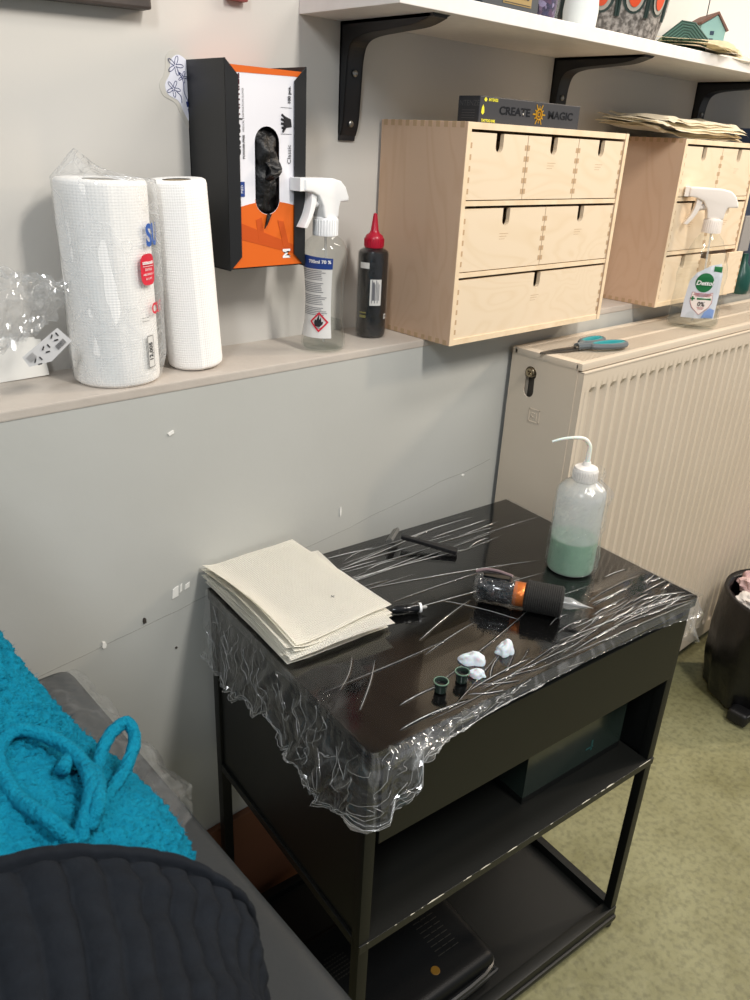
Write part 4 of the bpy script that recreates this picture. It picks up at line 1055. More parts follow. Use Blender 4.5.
def film_top():
    nx, ny = 640, 420
    X, Y = np.meshgrid(np.linspace(-W-.002, .002, nx+1), np.linspace(-.002, D+.002, ny+1), indexing='ij')
    Z = np.full_like(X, .0007)
    inv = (Matrix.Rotation(-TH, 3, 'Z'))
    rng = random.Random(3)
    segs = []
    for (a, b, c, d) in RIDGES:
        p = inv @ (Vector((a, b, 0))-Vector((CO.x, CO.y, 0))); q = inv @ (Vector((c, d, 0))-Vector((CO.x, CO.y, 0)))
        segs.append((p, q, rng.uniform(.0010, .0021), rng.uniform(.0010, .0018)))
    for k in range(34):
        x0_ = rng.uniform(-.26, -.02); y0_ = rng.uniform(.004, .075); L_ = rng.uniform(.02, .09); a_ = rng.uniform(.0, .22)
        p = Vector((x0_, y0_, 0)); q = p+Vector((L_*cos(a_), L_*sin(a_)*.6, 0)); q.x = min(q.x, -.002); segs.append((p, q, rng.uniform(.0008, .0016), rng.uniform(.0008, .0013)))
    for k in range(16):
        x0_ = rng.uniform(-.5, -.15); y0_ = rng.uniform(.27, .39); L_ = rng.uniform(.05, .16)
        p = Vector((x0_, y0_, 0)); q = p+Vector((L_, rng.uniform(-.008, .012), 0)); segs.append((p, q, rng.uniform(.0007, .0013), rng.uniform(.0008, .0013)))
    film_top.segs = segs[:]
    for (p, q, h, w) in segs:
        slope_ = rng.uniform(.30, .72); w = rng.uniform(.0014, .0026)
        d = np.array([q.x-p.x, q.y-p.y]); L = np.hypot(*d)+1e-6; u = d/L
        t_ = (X-p.x)*u[0]+(Y-p.y)*u[1]; s_ = -(X-p.x)*u[1]+(Y-p.y)*u[0]
        amp_ = rng.uniform(-.004, .004); film_top.bends = getattr(film_top, 'bends', [])+[(amp_, slope_*w)]
        bend = amp_*np.sin(np.clip(t_/L, 0, 1)*np.pi)+.0002*np.sin(t_*rng.uniform(60, 120))
        m_ = np.clip(t_/L, 0, 1); env = np.where((t_ > 0) & (t_ < L), np.sin(m_*np.pi)**.35, 0)
        env = env*(.82+.18*np.sin(t_*rng.uniform(20, 70)+rng.uniform(0, 6)))
        dd = np.abs(s_-bend); Z += slope_*w*env*np.where(dd < w, 1-dd/w, 0)
    Z += .0003*np.sin(X*31+Y*55)*np.sin(X*17-Y*23)
    edge = np.minimum(np.minimum(X+W, -X), np.minimum(Y, D-Y))
    Z += HT
    verts = np.stack([X, Y, Z], -1).reshape(-1, 3)
    faces = [(i*(ny+1)+j, (i+1)*(ny+1)+j, (i+1)*(ny+1)+j+1, i*(ny+1)+j+1) for i in range(nx) for j in range(ny)]
    me = bpy.data.meshes.new('film_sheet'); me.from_pydata(verts.tolist(), [], faces); me.materials.append(M_film); me.shade_smooth()
    o = bpy.data.objects.new('film_sheet', me); COL.objects.link(o); return o
tf = thing('cling_film', 'clear cling film stretched over the cart top and hanging crumpled down its sides', 'plastic film', CO, TH)
film_top().parent = tf
# drape: follow the rounded perimeter from back-left, front-left, front-right, back-right
def perim(s):
    """s in metres from the back left corner; returns point, outward normal"""
    r = .006
    segs = [((-W, D), (-W, r), (-1, 0)), None, ((-W+r, 0), (-r, 0), (0, -1)), None, ((0, r), (0, D), (1, 0))]
    L1 = D-r; arc = pi/2*r; L2 = W-2*r
    if s < L1: return Vector((-W, D-s, 0)), Vector((-1, 0, 0))
    s -= L1
    if s < arc:
        a = pi+s/r; n = Vector((cos(a), sin(a), 0)); return Vector((-W+r, r, 0))+n*r, n
    s -= arc
    if s < L2: return Vector((-W+r+s, 0, 0)), Vector((0, -1, 0))
    s -= L2
    if s < arc:
        a = -pi/2+s/r; n = Vector((cos(a), sin(a), 0)); return Vector((-r, r, 0))+n*r, n
    s -= arc
    return Vector((0, min(D, r+s), 0)), Vector((1, 0, 0))
PT = 2*(D-.006)+pi*.006+W-.012
def interp(tab, x):
    for (a, b), (c, d) in zip(tab, tab[1:]):
        if a <= x <= c: 
            q = (x-a)/(c-a+1e-9); q = q*q*(3-2*q); return b+(d-b)*q
    return tab[-1][1] if x > tab[-1][0] else tab[0][1]
HG = [(0, .118), (.08, .128), (.16, .112), (.20, .088), (.26, .105), (.34, .112), (.40, .088), (.425, .055), (.46, .022), (.60, .012), (.75, .011), (.86, .014), (.93, .022), (.965, .025), (.99, .02), (1.005, .085), (1.03, .088), (1.05, .05), (1.15, .07), (1.4, .07)]
OG = [(0, .006), (.2, .010), (.33, .020), (.40, .022), (.43, .016), (.5, .008), (.9, .006), (.99, .010), (1.01, .018), (1.05, .01), (1.4, .008)]
def drape(u, v):
    s = u*PT; p, n = perim(s); h = interp(HG, s); h *= 1+.09*fbm((s*40, 0, 5), 1, 3); o = interp(OG, s)
    am = interp([(0, 1), (.44, 1), (.56, .15), (.93, .12), (.99, .8), (1.4, .8)], s)
    f = am*fbm((s*26+v*1.6, v*2.4+h*4, 2.0), 1, 2)*1.3
    f2 = am*noise.noise(Vector((s*70-v*5, v*4, 7)))
    k = v**.7
    off = .0025+k*(o*sin(min(1, v*1.15)*pi*.62)+.014*abs(f)*(o/.012)**.5*.8+.0035*abs(f2))
    tn = Vector((-n.y, n.x, 0))
    # gathered hem: bunches up at the very bottom
    g = max(0, v-.86)/.14
    z = HT+.0012-h*(v-.06*g*g*(1+noise.noise(Vector((s*160, 3, 1)))))
    g *= am; q = p+n*(off+.006*g*noise.noise(Vector((s*210, 1, v*20)))+.003*g)+tn*(.008*f*k+.004*g*noise.noise(Vector((s*190, 8, v*18))))
    return (q.x, q.y, z)
bm = NB(); grid(bm, 520, 26, drape); part('hanging_film', bm, M_filmc, tf)
M_fold_glint = film_mat('film_fold_glint', .42, .16, base=.35, maxr=.8)  # milky fold material, film highlights put into its pale colour
# doubled-over folds in the stretched film, whitened to stand in for its highlights
bm = NB(); rc = random.Random(11)
for (p, q, h, w), (am_, top_) in zip(film_top.segs, film_top.bends):
    d = (q-p); L = d.length; n_ = Vector((-d.y, d.x, 0)).normalized(); pts = []
    bri = rc.choice((.00018, .00028, .00042, .0005)); K = 10
    for i in range(K+1):
        m_ = i/K; c = p+d*m_+n_*am_*sin(m_*pi); c.z = HT+.0007+top_*.8*(sin(m_*pi)**.35); pts.append(c)
    tube(bm, pts, [bri*(.25+sin(i/K*pi)**.6) for i in range(K+1)], 5)
fo = part('fold_lines', bm, M_fold_glint, tf, True, angle=180); fo['kind'] = 'stuff'
bm = NB()
for k in range(120):
    u0 = rc.uniform(.0, .46)*(1 if rc.random() < .9 else 2.1); v0 = rc.uniform(.05, .8); du = rc.uniform(-.02, .02); dv = rc.uniform(.12, .5); pts = []
    for i in range(9):
        m_ = i/8; u_ = u0+du*m_+.004*sin(m_*5+k); v_ = min(1, v0+dv*m_)
        if not 0 <= u_ <= 1: continue
        c = Vector(drape(u_, v_)); _, nn = perim(u_*PT); pts.append(c+nn*.0006)
    if len(pts) > 3: tube(bm, pts, [rc.uniform(.00018, .0004)]*len(pts), 5)
for k in range(3):   # gathered hem, whitened to carry its highlights
    tube(bm, [Vector(drape(i/240*.47, .90+.04*k))+perim(i/240*.47*PT)[1]*.001 for i in range(241)], .00035, 5)
fo = part('fold_lines', bm, M_fold_glint, tf, True, angle=180); fo['kind'] = 'stuff'
# bunched crumple along the front edge near the left corner
def roll_up(u, v):
    s = .415+u*.15; p, n = perim(s); a = 2*pi*v
    w = .012*(1-.55*u)*(1+.5*fbm((s*60, v*3, 1), 1, 3)); c = p+n*.004+Vector((0, 0, HT-.004-.010*(1-u)))
    q = c+n*w*cos(a)*.9+Vector((0, 0, 1))*w*sin(a)+.003*Vector((0, 0, 1))*noise.noise(Vector((s*150, v*8, 0)))
    return q
bm = NB(); grid(bm, 120, 14, roll_up); part('film_bunch', bm, M_filmc, tf)

# loose twist of film dangling from the front right corner
def tw(u, v):
    a = 2*pi*u; r = (.010-.004*v+.006*max(0, v-.75)*4)*(1+.6*fbm((cos(a)*1.5, sin(a)*1.5, v*7), 1, 3))
    return (.010+.010*v+r*cos(a), .012+.006*sin(v*5)+r*sin(a), HT-.004-.082*v)
bm = NB(); grid(bm, 26, 40, tw, close_u=True); part('dangling_twist', bm, M_filmc, tf)
# paper towel sheets on the cart
def towel(label, cx, cy, rz, z, w, d, sd, lift=0, curl=0, group=None):
    """w along local x (long side), d along local y"""
    def zf(u, v):
        zz = .0015*fbm((u*3+sd, v*3, sd), 1, 2)
        e = max(0, .22-v)/.22
        zz += lift*e*e*(.4+.6*sin(u*pi))+curl*max(0, (u-.7)/.3)**2*max(0, 1-v*1.6)
        return zz
    bm = sheet_bm(w, d, 40, 24, zf, .0009)
    t_ = part('paper_towel', bm, M_napkin, None, True, loc=(cx, cy, z)); t_.rotation_euler.z = rz
    return tag(t_, label, 'paper towel', group)
# corners of the top sheet: back-left (-.42,.055) back-right (-.27,.045) front-right (-.27,-.175) front-left (-.44,-.19)
A_ = R_(90-6)
for k in range(8):
    rr_ = random.uniform(-.02, .02)
    towel('cream paper towel sheet within the stack on the left of the cart', -.3535+random.uniform(-.006, .004), -.070+random.uniform(-.006, .006), -pi/2-.10+rr_+.004*k, CT+.0030+.0022*k, .232, .156, k*3.1, .004+.0022*k, .0, 'paper towel sheets stacked on the cart')
towel('paper towel sheet under the top one, its corner poking out towards the needle cartridge', -.350, -.092, -pi/2-.20, CT+.0205, .222, .150, 31, 0, -.010)
towel('topmost cream paper towel sheet of the stack, with a tiny dark cross mark', -.3520, -.068, -pi/2-.03, CT+.0265, .232, .156, 44, .014, -.006)
ob = mark('ink_speck', 'tiny dark cross mark on the topmost paper towel sheet', 'mark', [(0, 0), (.0006, 0), (.0006, .0006)], M_ink)
me = ob.data; bm = NB()
box(bm, -.003, .003, -.0003, .0003, 0, .0004); box(bm, -.0003, .0003, -.003, .003, 0, .0004); bm.to_mesh(me); bm.free()
ob.location = (-.330, -.125, CT+.0288)

# razor
t = thing('razor', 'black disposable razor lying near the back edge of the cart', 'razor', (-.1185, -.030, CT+.0022), math.atan2(-.085, .052))
bm = NB(); prism(bm, [(.008, -.0045), (.03, -.004), (.098, -.0075), (.1, -.006), (.1, .006), (.098, .0075), (.03, .004), (.008, .0045)], .004, .012, .0015, M=Matrix(((1, 0, 0, 0), (0, 0, 1, 0), (0, 1, 0, 0), (0, 0, 0, 1))) @ Matrix.Identity(4))
b_ = bm; 
for v in b_.verts:
    x, y, z = v.co; v.co = Vector((x, y, .002+(z-.004)*.8+.010*max(0, 1-x/.09)))
part('handle', bm, M_rubber, t, True)
bm = NB(); box(bm, -.003, .008, -.0215, .0215, .010, .016, .0018, M=RY(R_(-35)) @ T((0, 0, .002))); part('head', bm, mat('razor_head', '#5a5a58', .35), t, True)
bm = NB()
for k in range(2): box(bm, -.0005+.004*k, .0015+.004*k, -.019, .019, .0158, .0166, M=RY(R_(-35)) @ T((0, 0, .002)))
part('blade', bm, M_steel, t)
# needle cartridge
M_cartr = mat('smoky_black', '#101113', .15)
t = thing('needle_cartridge', 'small black needle cartridge with white ring beside the paper towels', 'cartridge', (-.268, -.176, CT+.0085), math.atan2(-.0275, .050))
RXm = RY(pi/2)
bm = NB(); lathe(bm, [(.002, -.004), (.0042, .0), (.0062, .008), (.0064, .018), (.0052, .0185), (.0052, .021), (.0064, .0215), (.0066, .038), (.005, .040)], 24, M=RXm)
part('barrel', bm, M_cartr, t, True, angle=50)
bm = NB(); lathe(bm, [(.0068, .040), (.0068, .0432), (.003, .0434)], 24, M=RXm); part('white_ring', bm, M_white, t, True)
bm = NB(); lathe(bm, [(.0022, .0432), (.0022, .050), (.0016, .0515)], 14, M=RXm); part('plunger', bm, mat('grey_plastic', '#9b9a98', .4), t, True)
# tattoo machine
P0 = Vector((-.143, -.223, 0)); P1 = Vector((-.0605, -.362, 0)); d = P1-P0
t = thing('tattoo_machine', 'black pen tattoo machine wrapped in film with copper band and taped grip', 'tattoo machine', (P0.x, P0.y, CT+.0235), math.atan2(d.y, d.x))
bm = NB(); lathe(bm, [(.012, .0), (.0165, .003), (.018, .010), (.018, .045), (.016, .05), (.0155, .07)], 36, M=RXm); box(bm, .006, .046, -.008, .008, .012, .024, .004); part('motor_body', bm, M_cartr, t, True, angle=50)
bm = NB(); 
def wrapf(u, v):
    a = 2*pi*v; x = -.006+u*.062; r = (.0205+.0025*fbm((x*60, cos(a)*2, sin(a)*2), 1, 3))*(1 if u > .12 else .5+.5*(u/.12)**.5)
    z = r*sin(a)*(1.12 if sin(a) > 0 else 1); return (x, r*cos(a), z)
grid(bm, 50, 36, wrapf); part('film_wrap', bm, film_mat('machine_film', .03, .08, crease=.12, creasescale=60), t)
bm = NB(); lathe(bm, [(.0165, .051), (.0172, .052), (.0172, .0665), (.0165, .0675)], 36, M=RXm); part('copper_band', bm, mat('copper_orange', '#d9793a', .3, .65, bump=(120, .5, .003)), t, True)
bm = NB()
pf = [(.016, .0655)]
for k in range(17):
    x = .068+k*.0029; pf += [(.0212, x), (.0222, x+.0008), (.0222, x+.0021), (.0212, x+.0029)]
pf += [(.0195, .119), (.010, .120)]
lathe(bm, pf, 44, M=RXm); part('taped_grip', bm, mat('grip_tape', '#1b1a18', .85, bump=(350, .5, .003)), t, True, angle=70)
bm = NB(); lathe(bm, [(.0085, .119), (.0085, .130), (.005, .140), (.0025, .147), (.002, .152)], 24, M=RXm); part('clear_tip', bm, film_mat('tip_plastic', .3, .1), t, True)
bm = NB(); lathe(bm, [(.0035, .119), (.003, .14), (.0013, .150), (.0004, .160)], 14, M=RXm); part('needle', bm, M_steel, t, True)
bm = NB(); tube(bm, smooth_path([(-.006, .008, .019), (.008, .010, .0235), (.026, .009, .0245), (.046, .004, .0235)], 5), .0022, 8); part('cable', bm, mat('dull_pink', '#7d6a6c', .4), t, True)

# wash bottle
t = thing('wash_bottle', 'squeeze wash bottle half full of green liquid with bent spout on the cart', 'bottle', (.044, -.251, CT+.0018), R_(0))
M_ldpe = film_mat('milky_plastic', .45, .25, 1.45)
M_gl = mat('green_soap', '#62b07c', .25, bump=(20, .05, .003))
wb = [(.030, 0), (.0345, .002), (.036, .007), (.036, .125), (.0345, .134), (.028, .142), (.0195, .1465), (.0165, .148), (.0165, .152)]
bm = NB(); lathe(bm, wb, 48); part('bottle_body', bm, M_ldpe, t, True)
bm = NB(); lathe(bm, [(.030, .0012), (.0338, .003), (.0352, .008), (.0352, .055)], 48); part('green_liquid', bm, M_gl, t, True)
bm = NB(); lathe(bm, [(.0352, .0555), (.0352, .075), (.0350, .118), (.033, .130)], 48, caps=False); part('foam_residue', bm, film_mat('foam', .55, .3), t, True)
bm = NB(); lathe(bm, [(.0175, .149), (.018, .151), (.018, .165), (.0165, .169), (.007, .172), (.005, .178)], 40)
for k in range(30): box(bm, .0178, .0186, -.0005, .0005, .151, .165, M=RZ(2*pi*k/30))
part('screw_cap', bm, mat('cap_translucent', '#e6e2dd', .35, Alpha=1.0), t, True)
vx = Vector((-.74, .67, 0))
sp = smooth_path([Vector((0, 0, .17)), Vector((0, 0, .19)), vx*.001+Vector((0, 0, .203)), vx*.010+Vector((0, 0, .2125)), vx*.025+Vector((0, 0, .2135)), vx*.043+Vector((0, 0, .2105)), vx*.056+Vector((0, 0, .206))], 6)
bm = NB(); tube(bm, sp, [.0042-.0026*i/len(sp) for i in range(len(sp))], 14); part('bent_spout', bm, mat('spout_plastic', '#dfe3dc', .3, Subsurface_Weight=.3), t, True)
bm = NB()
def bf(u, v):
    a = 2*pi*u; z = .003+v*.165; r = prof_r(wb, min(z, .1519)) if z < .15 else .019+.001
    r += .0012+.0035*abs(fbm((cos(a)*3, sin(a)*3, z*26), 1, 3))*(1+1.6*max(0, cos(a-R_(-70)))**3)
    if z > .12: r += .004*max(0, cos(a-R_(-40)))**2
    return (r*cos(a), r*sin(a), z)
grid(bm, 70, 36, bf, close_u=True); part('film_wrap', bm, film_mat('bottle_film', .03, .1, crease=.10, creasescale=45), t)

# ink caps
def inkcap(x, y, label):
    t = thing('ink_pot', label, 'ink pot', (x, y, CT+.0015))
    bm = NB(); lathe(bm, [(.0055, 0), (.0072, .0012), (.0078, .013), (.0090, .0135), (.0090, .0148), (.0080, .015), (.0074, .0145), (.0068, .010)], 32, caps=False)
    bm2 = NB(); lathe(bm, [(.0001, .0001), (.0055, .0)], 32, caps=False); part('cup', bm, mat('smoky_cup', '#23302a', .12), t, True, angle=50)
    bm = NB(); tube(bm, [(.0086*cos(2*pi*i/32), .0086*sin(2*pi*i/32), .0146) for i in range(32)], .0008, 8, closed=True); part('rim', bm, mat('cup_rim', '#5f7a68', .2), t, True)
    bm = NB(); lathe(bm, [(.0072, .0095), (.0072, .0100), (.0001, .0101)], 24); part('black_ink', bm, M_cartr, t, True)
inkcap(-.335, -.334, 'small open ink cap on the cart front edge, left of the other')
inkcap(-.301, -.337, 'small ink cap on the cart next to the white ointment dabs')
# ointment dabs
M_vas = mat('ointment', '#dbe3ea', .3, Subsurface_Weight=.4)
def dab(x, y, a, b_, h, rz, sd, label):
    def f(u, v):
        an = 2*pi*u; th = v*pi*.5; r = cos(th)**.7
        q = 1+.35*fbm((cos(an)*1.3+sd, sin(an)*1.3, v*1.5), 1, 3)
        return (a*r*cos(an)*q, b_*r*sin(an)*q, h*sin(th)*(1+.3*cos(an)*1.0))
    bm = NB(); grid(bm, 36, 14, f, close_u=True)
    o = part('ointment_dab', bm, M_vas, None, True, loc=(x, y, CT+.0012), angle=180); o.rotation_euler.z = rz; tag(o, label, 'ointment')
dab(-.262, -.318, .017, .009, .013, -.9, 1.3, 'largest white dab of ointment, between the ink caps and the crumpled film')
dab(-.279, -.340, .011, .007, .009, -1.1, 5.1, 'small white dab of ointment touching the ink caps')
dab(-.213, -.331, .011, .010, .016, -.5, 8.7, 'white dab of ointment nearest the tattoo machine')

# ---------------------------------------------------------------- couch
t = thing('tattoo_couch', 'black vinyl padded couch in the lower left foreground', 'couch', (-.95, -.95, FZ))
zt = BZ-FZ; hw = .31; y0c, y1c = -1.0, .965
bm = NB(); box(bm, -hw, hw, y0c, y1c, zt-.10, zt, .030, seg=6); part('padded_top', bm, M_leather, t, True, angle=70)
bm = NB(); tube(bm, [(hw-.012+.012*cos(a), y, zt-.095) for a, y in ((0, y0c+.03), (0, y1c-.03))], .004, 8); part('piping', bm, M_leather, t, True)
bm = NB(); box(bm, -hw+.04, hw-.04, y0c+.04, y1c-.04, zt-.15, zt-.1, .004); part('base_frame', bm, M_cart, t)
for sx_ in (-1, 1):
    for yy_ in (y0c+.15, y1c-.25):
        bm = NB(); box(bm, sx_*(hw-.09)-.02, sx_*(hw-.09)+.02, yy_-.02, yy_+.02, 0, zt-.15, .003); part('leg', bm, M_cart, t)
t = thing('couch_film', 'crumpled clear plastic film over the far end of the black couch beside the teal trousers', 'plastic film', (0, 0, 0))
XE = -.95+hw
def cfilm(u, v):
    # u across (left -> right edge -> down the side), v from far end towards the camera
    L = .34; s = u*L; yfar = .010; ynear = interp([(0, -.40), (.22, -.37), (.27, -.30), (.31, -.24), (.34, -.21)], s)
    y = yfar+(ynear-yfar)*v
    top = .265
    z = BZ+.0022+.010*abs(fbm((s*11, y*9, 1), 1, 4))+.004*abs(noise.noise(Vector((s*60, y*50, 2))))
    if s < top: x = XE-.28+s; 
    else:
        q = s-top; x = XE-.015+min(.022, q*.7)+.008*fbm((q*20, y*22, 4), 1, 3)+.006; z -= .9*max(0, q-.012)
    # corner at the far end curls over
    if v < .06: z -= .04*(1-v/.06)**2*.5; 
    x += .006*fbm((y*22, s*6, 9), 1, 2)*(s/L)
    y += .010*fbm((s*26, 3, v*3), 1, 3)*v
    return (x, y, z)
bm = NB(); grid(bm, 110, 130, cfilm); part('film_sheet', bm, film_mat('couch_film_clear', .07, .1, crease=.09, creasescale=18), t)

# ---------------------------------------------------------------- person
t = thing('person', 'person reclining on the black couch in black ribbed jumper and teal knitted trousers', 'person', (-.9, -.45, BZ))
def loft(rings, nu, nv, fn, close_end=True, M0=(-.9, -.45, BZ)):
    """rings: (cx,cy,cz,a,b); cross-section spans world x and the path normal"""
    C_ = [Vector(r[:3]) for r in rings]; n = len(rings)
    def cat(vals, tt):
        i = min(int(tt), n-2); f = tt-i; g = lambda k: vals[max(0, min(n-1, k))]
        a, b, c, d = g(i-1), g(i), g(i+1), g(i+2)
        return .5*((2*b)+(c-a)*f+(2*a-5*b+4*c-d)*f*f+(3*b-a-3*c+d)*f**3)
    bm = NB(); b = bmesh.new(); R = []
    for j in range(nv+1):
        tt = j/nv*(n-1); c = cat(C_, tt); c2 = cat(C_, min(n-1, tt+.02)); c1 = cat(C_, max(0, tt-.02)); d = (c2-c1).normalized()
        X = Vector((1, 0, 0)); N = X.cross(d).normalized(); 
        if N.z < 0 and j == 0: N = -N
        if j and N.dot(Np) < 0: N = -N
        Np = N
        a = cat([r[3] for r in rings], tt); h = cat([r[4] for r in rings], tt)
        ring = []
        for i in range(nu):
            an = 2*pi*i/nu; ca, sa = cos(an), sin(an)
            e = .85
            px = a*abs(ca)**e*(1 if ca > 0 else -1); pn = h*abs(sa)**e*(1 if sa > 0 else -1)
            off = fn(an, j/nv, px, pn)
            L = math.hypot(px, pn)+1e-6
            ring.append(b.verts.new(c+X*px*(1+off/L)+N*pn*(1+off/L)-Vector(M0)))
        R.append(ring)
    for A, B in zip(R, R[1:]):
        for i in range(nu): b.faces.new((A[i], A[(i+1) % nu], B[(i+1) % nu], B[i]))
    if close_end: b.faces.new(R[0][::-1]); b.faces.new(R[-1])
    return merge(bm, b)
legR = [(-.90, -.60, -.205, .132, .085), (-.90, -.50, -.212, .160, .094), (-.90, -.42, -.210, .181, .106), (-.905, -.31, -.198, .170, .110), (-.915, -.235, -.150, .158, .108), (-.925, -.165, -.07, .145, .098), (-.93, -.115, .02, .13, .08), (-.932, -.062, .0, .118, .058), (-.932, -.03, -.10, .11, .052), (-.932, -.02, -.20, .10, .045), (-.932, -.03, -.28, .09, .035)]
torR = [(-.93, -.98, -.06, .19, .10), (-.925, -.88, -.09, .18, .105), (-.92, -.76, -.13, .165, .105), (-.915, -.65, -.165, .140, .102), (-.905, -.57, -.19, .145, .101), (-.90, -.50, -.203, .160, .107), (-.90, -.447, -.206, .177, .1145)]
full = [(x, y, z, a*.93, b_*.92) for x, y, z, a, b_ in torR[:5]]+[(x, y, z, a*.93, b_*.92) for x, y, z, a, b_ in legR[1:]]
part('body', loft(full, 48, 80, lambda *k: 0), M_skin, t, True, angle=180)
def woolf(an, v, px, pn):
    q = Vector((px*1.0, v*.9, pn))
    c = noise.noise(Vector((px*150, v*175, pn*150)))+.8*noise.noise(Vector((px*320, v*370, pn*320+5)))
    return .0034*c+.006*fbm((px*9, v*6, pn*9), 1, 2)
part('trousers', loft(legR, 420, 520, woolf), M_teal, t, True, angle=180)
def ribf(an, v, px, pn):
    rib = (.0058 if v < .952 else .0010)*(abs(sin(an*24))**.6)
    hem = .004*(1 if v > .955 else 0)*min(1, (v-.955)/.01) if v > .955 else 0
    seam = -.003*math.exp(-((v-.952)/.006)**2)
    fold = .004*fbm((px*8, v*9, pn*8), 1, 3)+.0035*noise.noise(Vector((an*3, v*3, 2)))
    tuck = -.012*max(0, (v-.985)/.015)**2
    return rib+hem+seam+fold+tuck
jp = part('jumper', loft(torR, 560, 260, ribf), M_knit, t, True, angle=180)
for v in jp.data.vertices:   # the hem rides up over the hip
    v.co.y -= .06*max(0, v.co.x/.17)**2*max(0, min(1, (v.co.y+.22)/.2))
O = Vector((-.9, -.45, BZ))
bm = NB()
l1 = smooth_path([Vector(p)-O for p in [(-0.8043, -0.4547, -0.118), (-0.8146, -0.4405, -0.103), (-0.8226, -0.4046, -0.105), (-0.8193, -0.3671, -0.100), (-0.802, -0.3535, -0.098), (-0.7827, -0.3703, -0.105), (-0.7752, -0.399, -0.110), (-0.7821, -0.4283, -0.108), (-0.7967, -0.4493, -0.112)]], 6, True)
tube(bm, l1, .0052, 12, closed=True)
l2 = smooth_path([Vector(p)-O for p in [(-.795, -.452, -.115), (-.7837, -.4425, -.108), (-.7721, -.4111, -.114), (-.7783, -.3883, -.112), (-.79, -.40, -.108)]], 6); tube(bm, l2, .0052, 12)
l3 = smooth_path([Vector(p)-O for p in [(-.7785, -.4225, -.125), (-.7622, -.3935, -.121), (-.7445, -.3756, -.118), (-.7297, -.3713, -.118), (-.7303, -.3844, -.124), (-.7438, -.4002, -.128), (-.7601, -.4128, -.130), (-.7714, -.4222, -.128)]], 6, True); tube(bm, l3, .0048, 12, closed=True)
for v in bm.verts: v.co += .0009*noise.noise_vector(v.co*500)+Vector((0, .010, 0))
part('drawstring_bow', bm, M_teal, t, True, angle=180)
# wool fuzz: short fibres standing off the trousers
bm = NB(); b = bmesh.new(); rnd = random.Random(5)
tro = [o for o in t.children if o.name.startswith('trousers')][0].data
nvt = len(tro.vertices)
for k in range(26000):
    v = tro.vertices[rnd.randrange(nvt)]
    if v.co.y < -.07 or v.co.y > .30 or v.co.z < .05 or v.normal.x < -.2: continue
    d = (v.normal+Vector((rnd.uniform(-1, 1), rnd.uniform(-1, 1), rnd.uniform(-1, 1)))*.8).normalized(); L = rnd.uniform(.002, .0055); s = d.cross(Vector((rnd.random(), rnd.random(), rnd.random()))).normalized()*.00022
    p = v.co-d*.001; q = p+d*L*.5+s*3; e = p+d*L+Vector((rnd.uniform(-1, 1), rnd.uniform(-1, 1), rnd.uniform(-1, 1)))*.0012
    V_ = [b.verts.new(w) for w in (p-s, p+s, q+s, q-s, e)]; b.faces.new(V_[:4]); b.faces.new((V_[3], V_[2], V_[4]))
merge(bm, b); part('wool_fuzz', bm, M_teal, t)['kind'] = 'stuff'

# ---------------------------------------------------------------- bin
t = thing('waste_bin', 'round black bin lined with a black bag, full of pale pink waste, by the radiator', 'bin', (1.030, -.285, FZ))
rb = .138; hb = .305
bm = NB(); lathe(bm, [(rb-.028, 0), (rb-.022, .004), (rb-.004, hb-.02), (rb+.004, hb-.01), (rb+.004, hb), (rb-.004, hb), (rb-.03, .01)], 56); part('bin_body', bm, mat('bin_black', '#0c0c0e', .5), t, True)
bm = NB()
def bl(u, v):
    a = 2*pi*u; w = .004*sin(13*a)+.006*fbm((cos(a)*3, sin(a)*3, v*3), 1, 3)
    if v < .25: q = v/.25; return ((rb-.012+w*.3)*cos(a), (rb-.012+w*.3)*sin(a), hb-.05+.055*q)
    q = (v-.25)/.75; r = rb+.004+.012*sin(q*pi*.9)-.012*q*q+w*q; z = hb+.006-.285*q*(1+.03*sin(3*a)+.02*sin(7*a))
    return (r*cos(a), r*sin(a), z)
grid(bm, 120, 36, bl, close_u=True); part('bin_liner', bm, mat('liner_black', '#08080a', .32, bump=(30, .3, .01)), t, True, angle=180)
bm = NB(); tube(bm, smooth_path([(-.160, -.03, hb-.045), (-.143, -.085, hb-.055), (-.085, -.142, hb-.065), (0, -.167, hb-.07), (.06, -.155, hb-.075)], 5), .0045, 6); part('red_drawstring', bm, mat('dark_red_tape', '#7c1220', .5), t, True)
M_pink = mat('pink_tissue', '#dcc2bd', .8, mottle=(25, .4, '#c9a3a6'), bump=(60, .6, .006))
for k, (x, y, z, r) in enumerate(((-.045, -.03, hb+.0, .060), (.045, -.035, hb+.0, .052), (0, .055, hb+.005, .058), (-.07, .045, hb-.01, .038), (.0, -.08, hb-.012, .038))):
    b = bmesh.new(); bmesh.ops.create_icosphere(b, subdivisions=4, radius=1)
    for v in b.verts:
        n_ = v.co.normalized(); q = 1+.35*noise.noise(n_*2.2+Vector((k*3, 0, 0)))+.15*abs(noise.noise(n_*6+Vector((k*5, 1, 0)))); v.co = Vector((n_.x*r*q, n_.y*r*q, n_.z*r*.6*q))
    bm = NB(); merge(bm, b)
    w_ = part('crumpled_tissue', bm, M_pink if k % 2 == 0 else mat('white_tissue', '#d9d2cc', .8, bump=(60, .6, .006)), None, True, loc=(1.030+x, -.285+y, FZ+z), angle=35)
    tag(w_, 'crumpled pale tissue among the waste filling the black bin', 'tissue', 'crumpled tissues in the bin')
bm = NB(); box(bm, -.170, -.105, -.045, .005, .006, .042, .014, seg=5); part('pedal', bm, M_rubber, t, True, angle=70)
bm = NB(); tube(bm, smooth_path([(-.165, -.040, .036), (-.145, -.047, .043), (-.12, -.044, .044)], 5), .002, 6); part('pedal_trim', bm, M_steel, t, True)

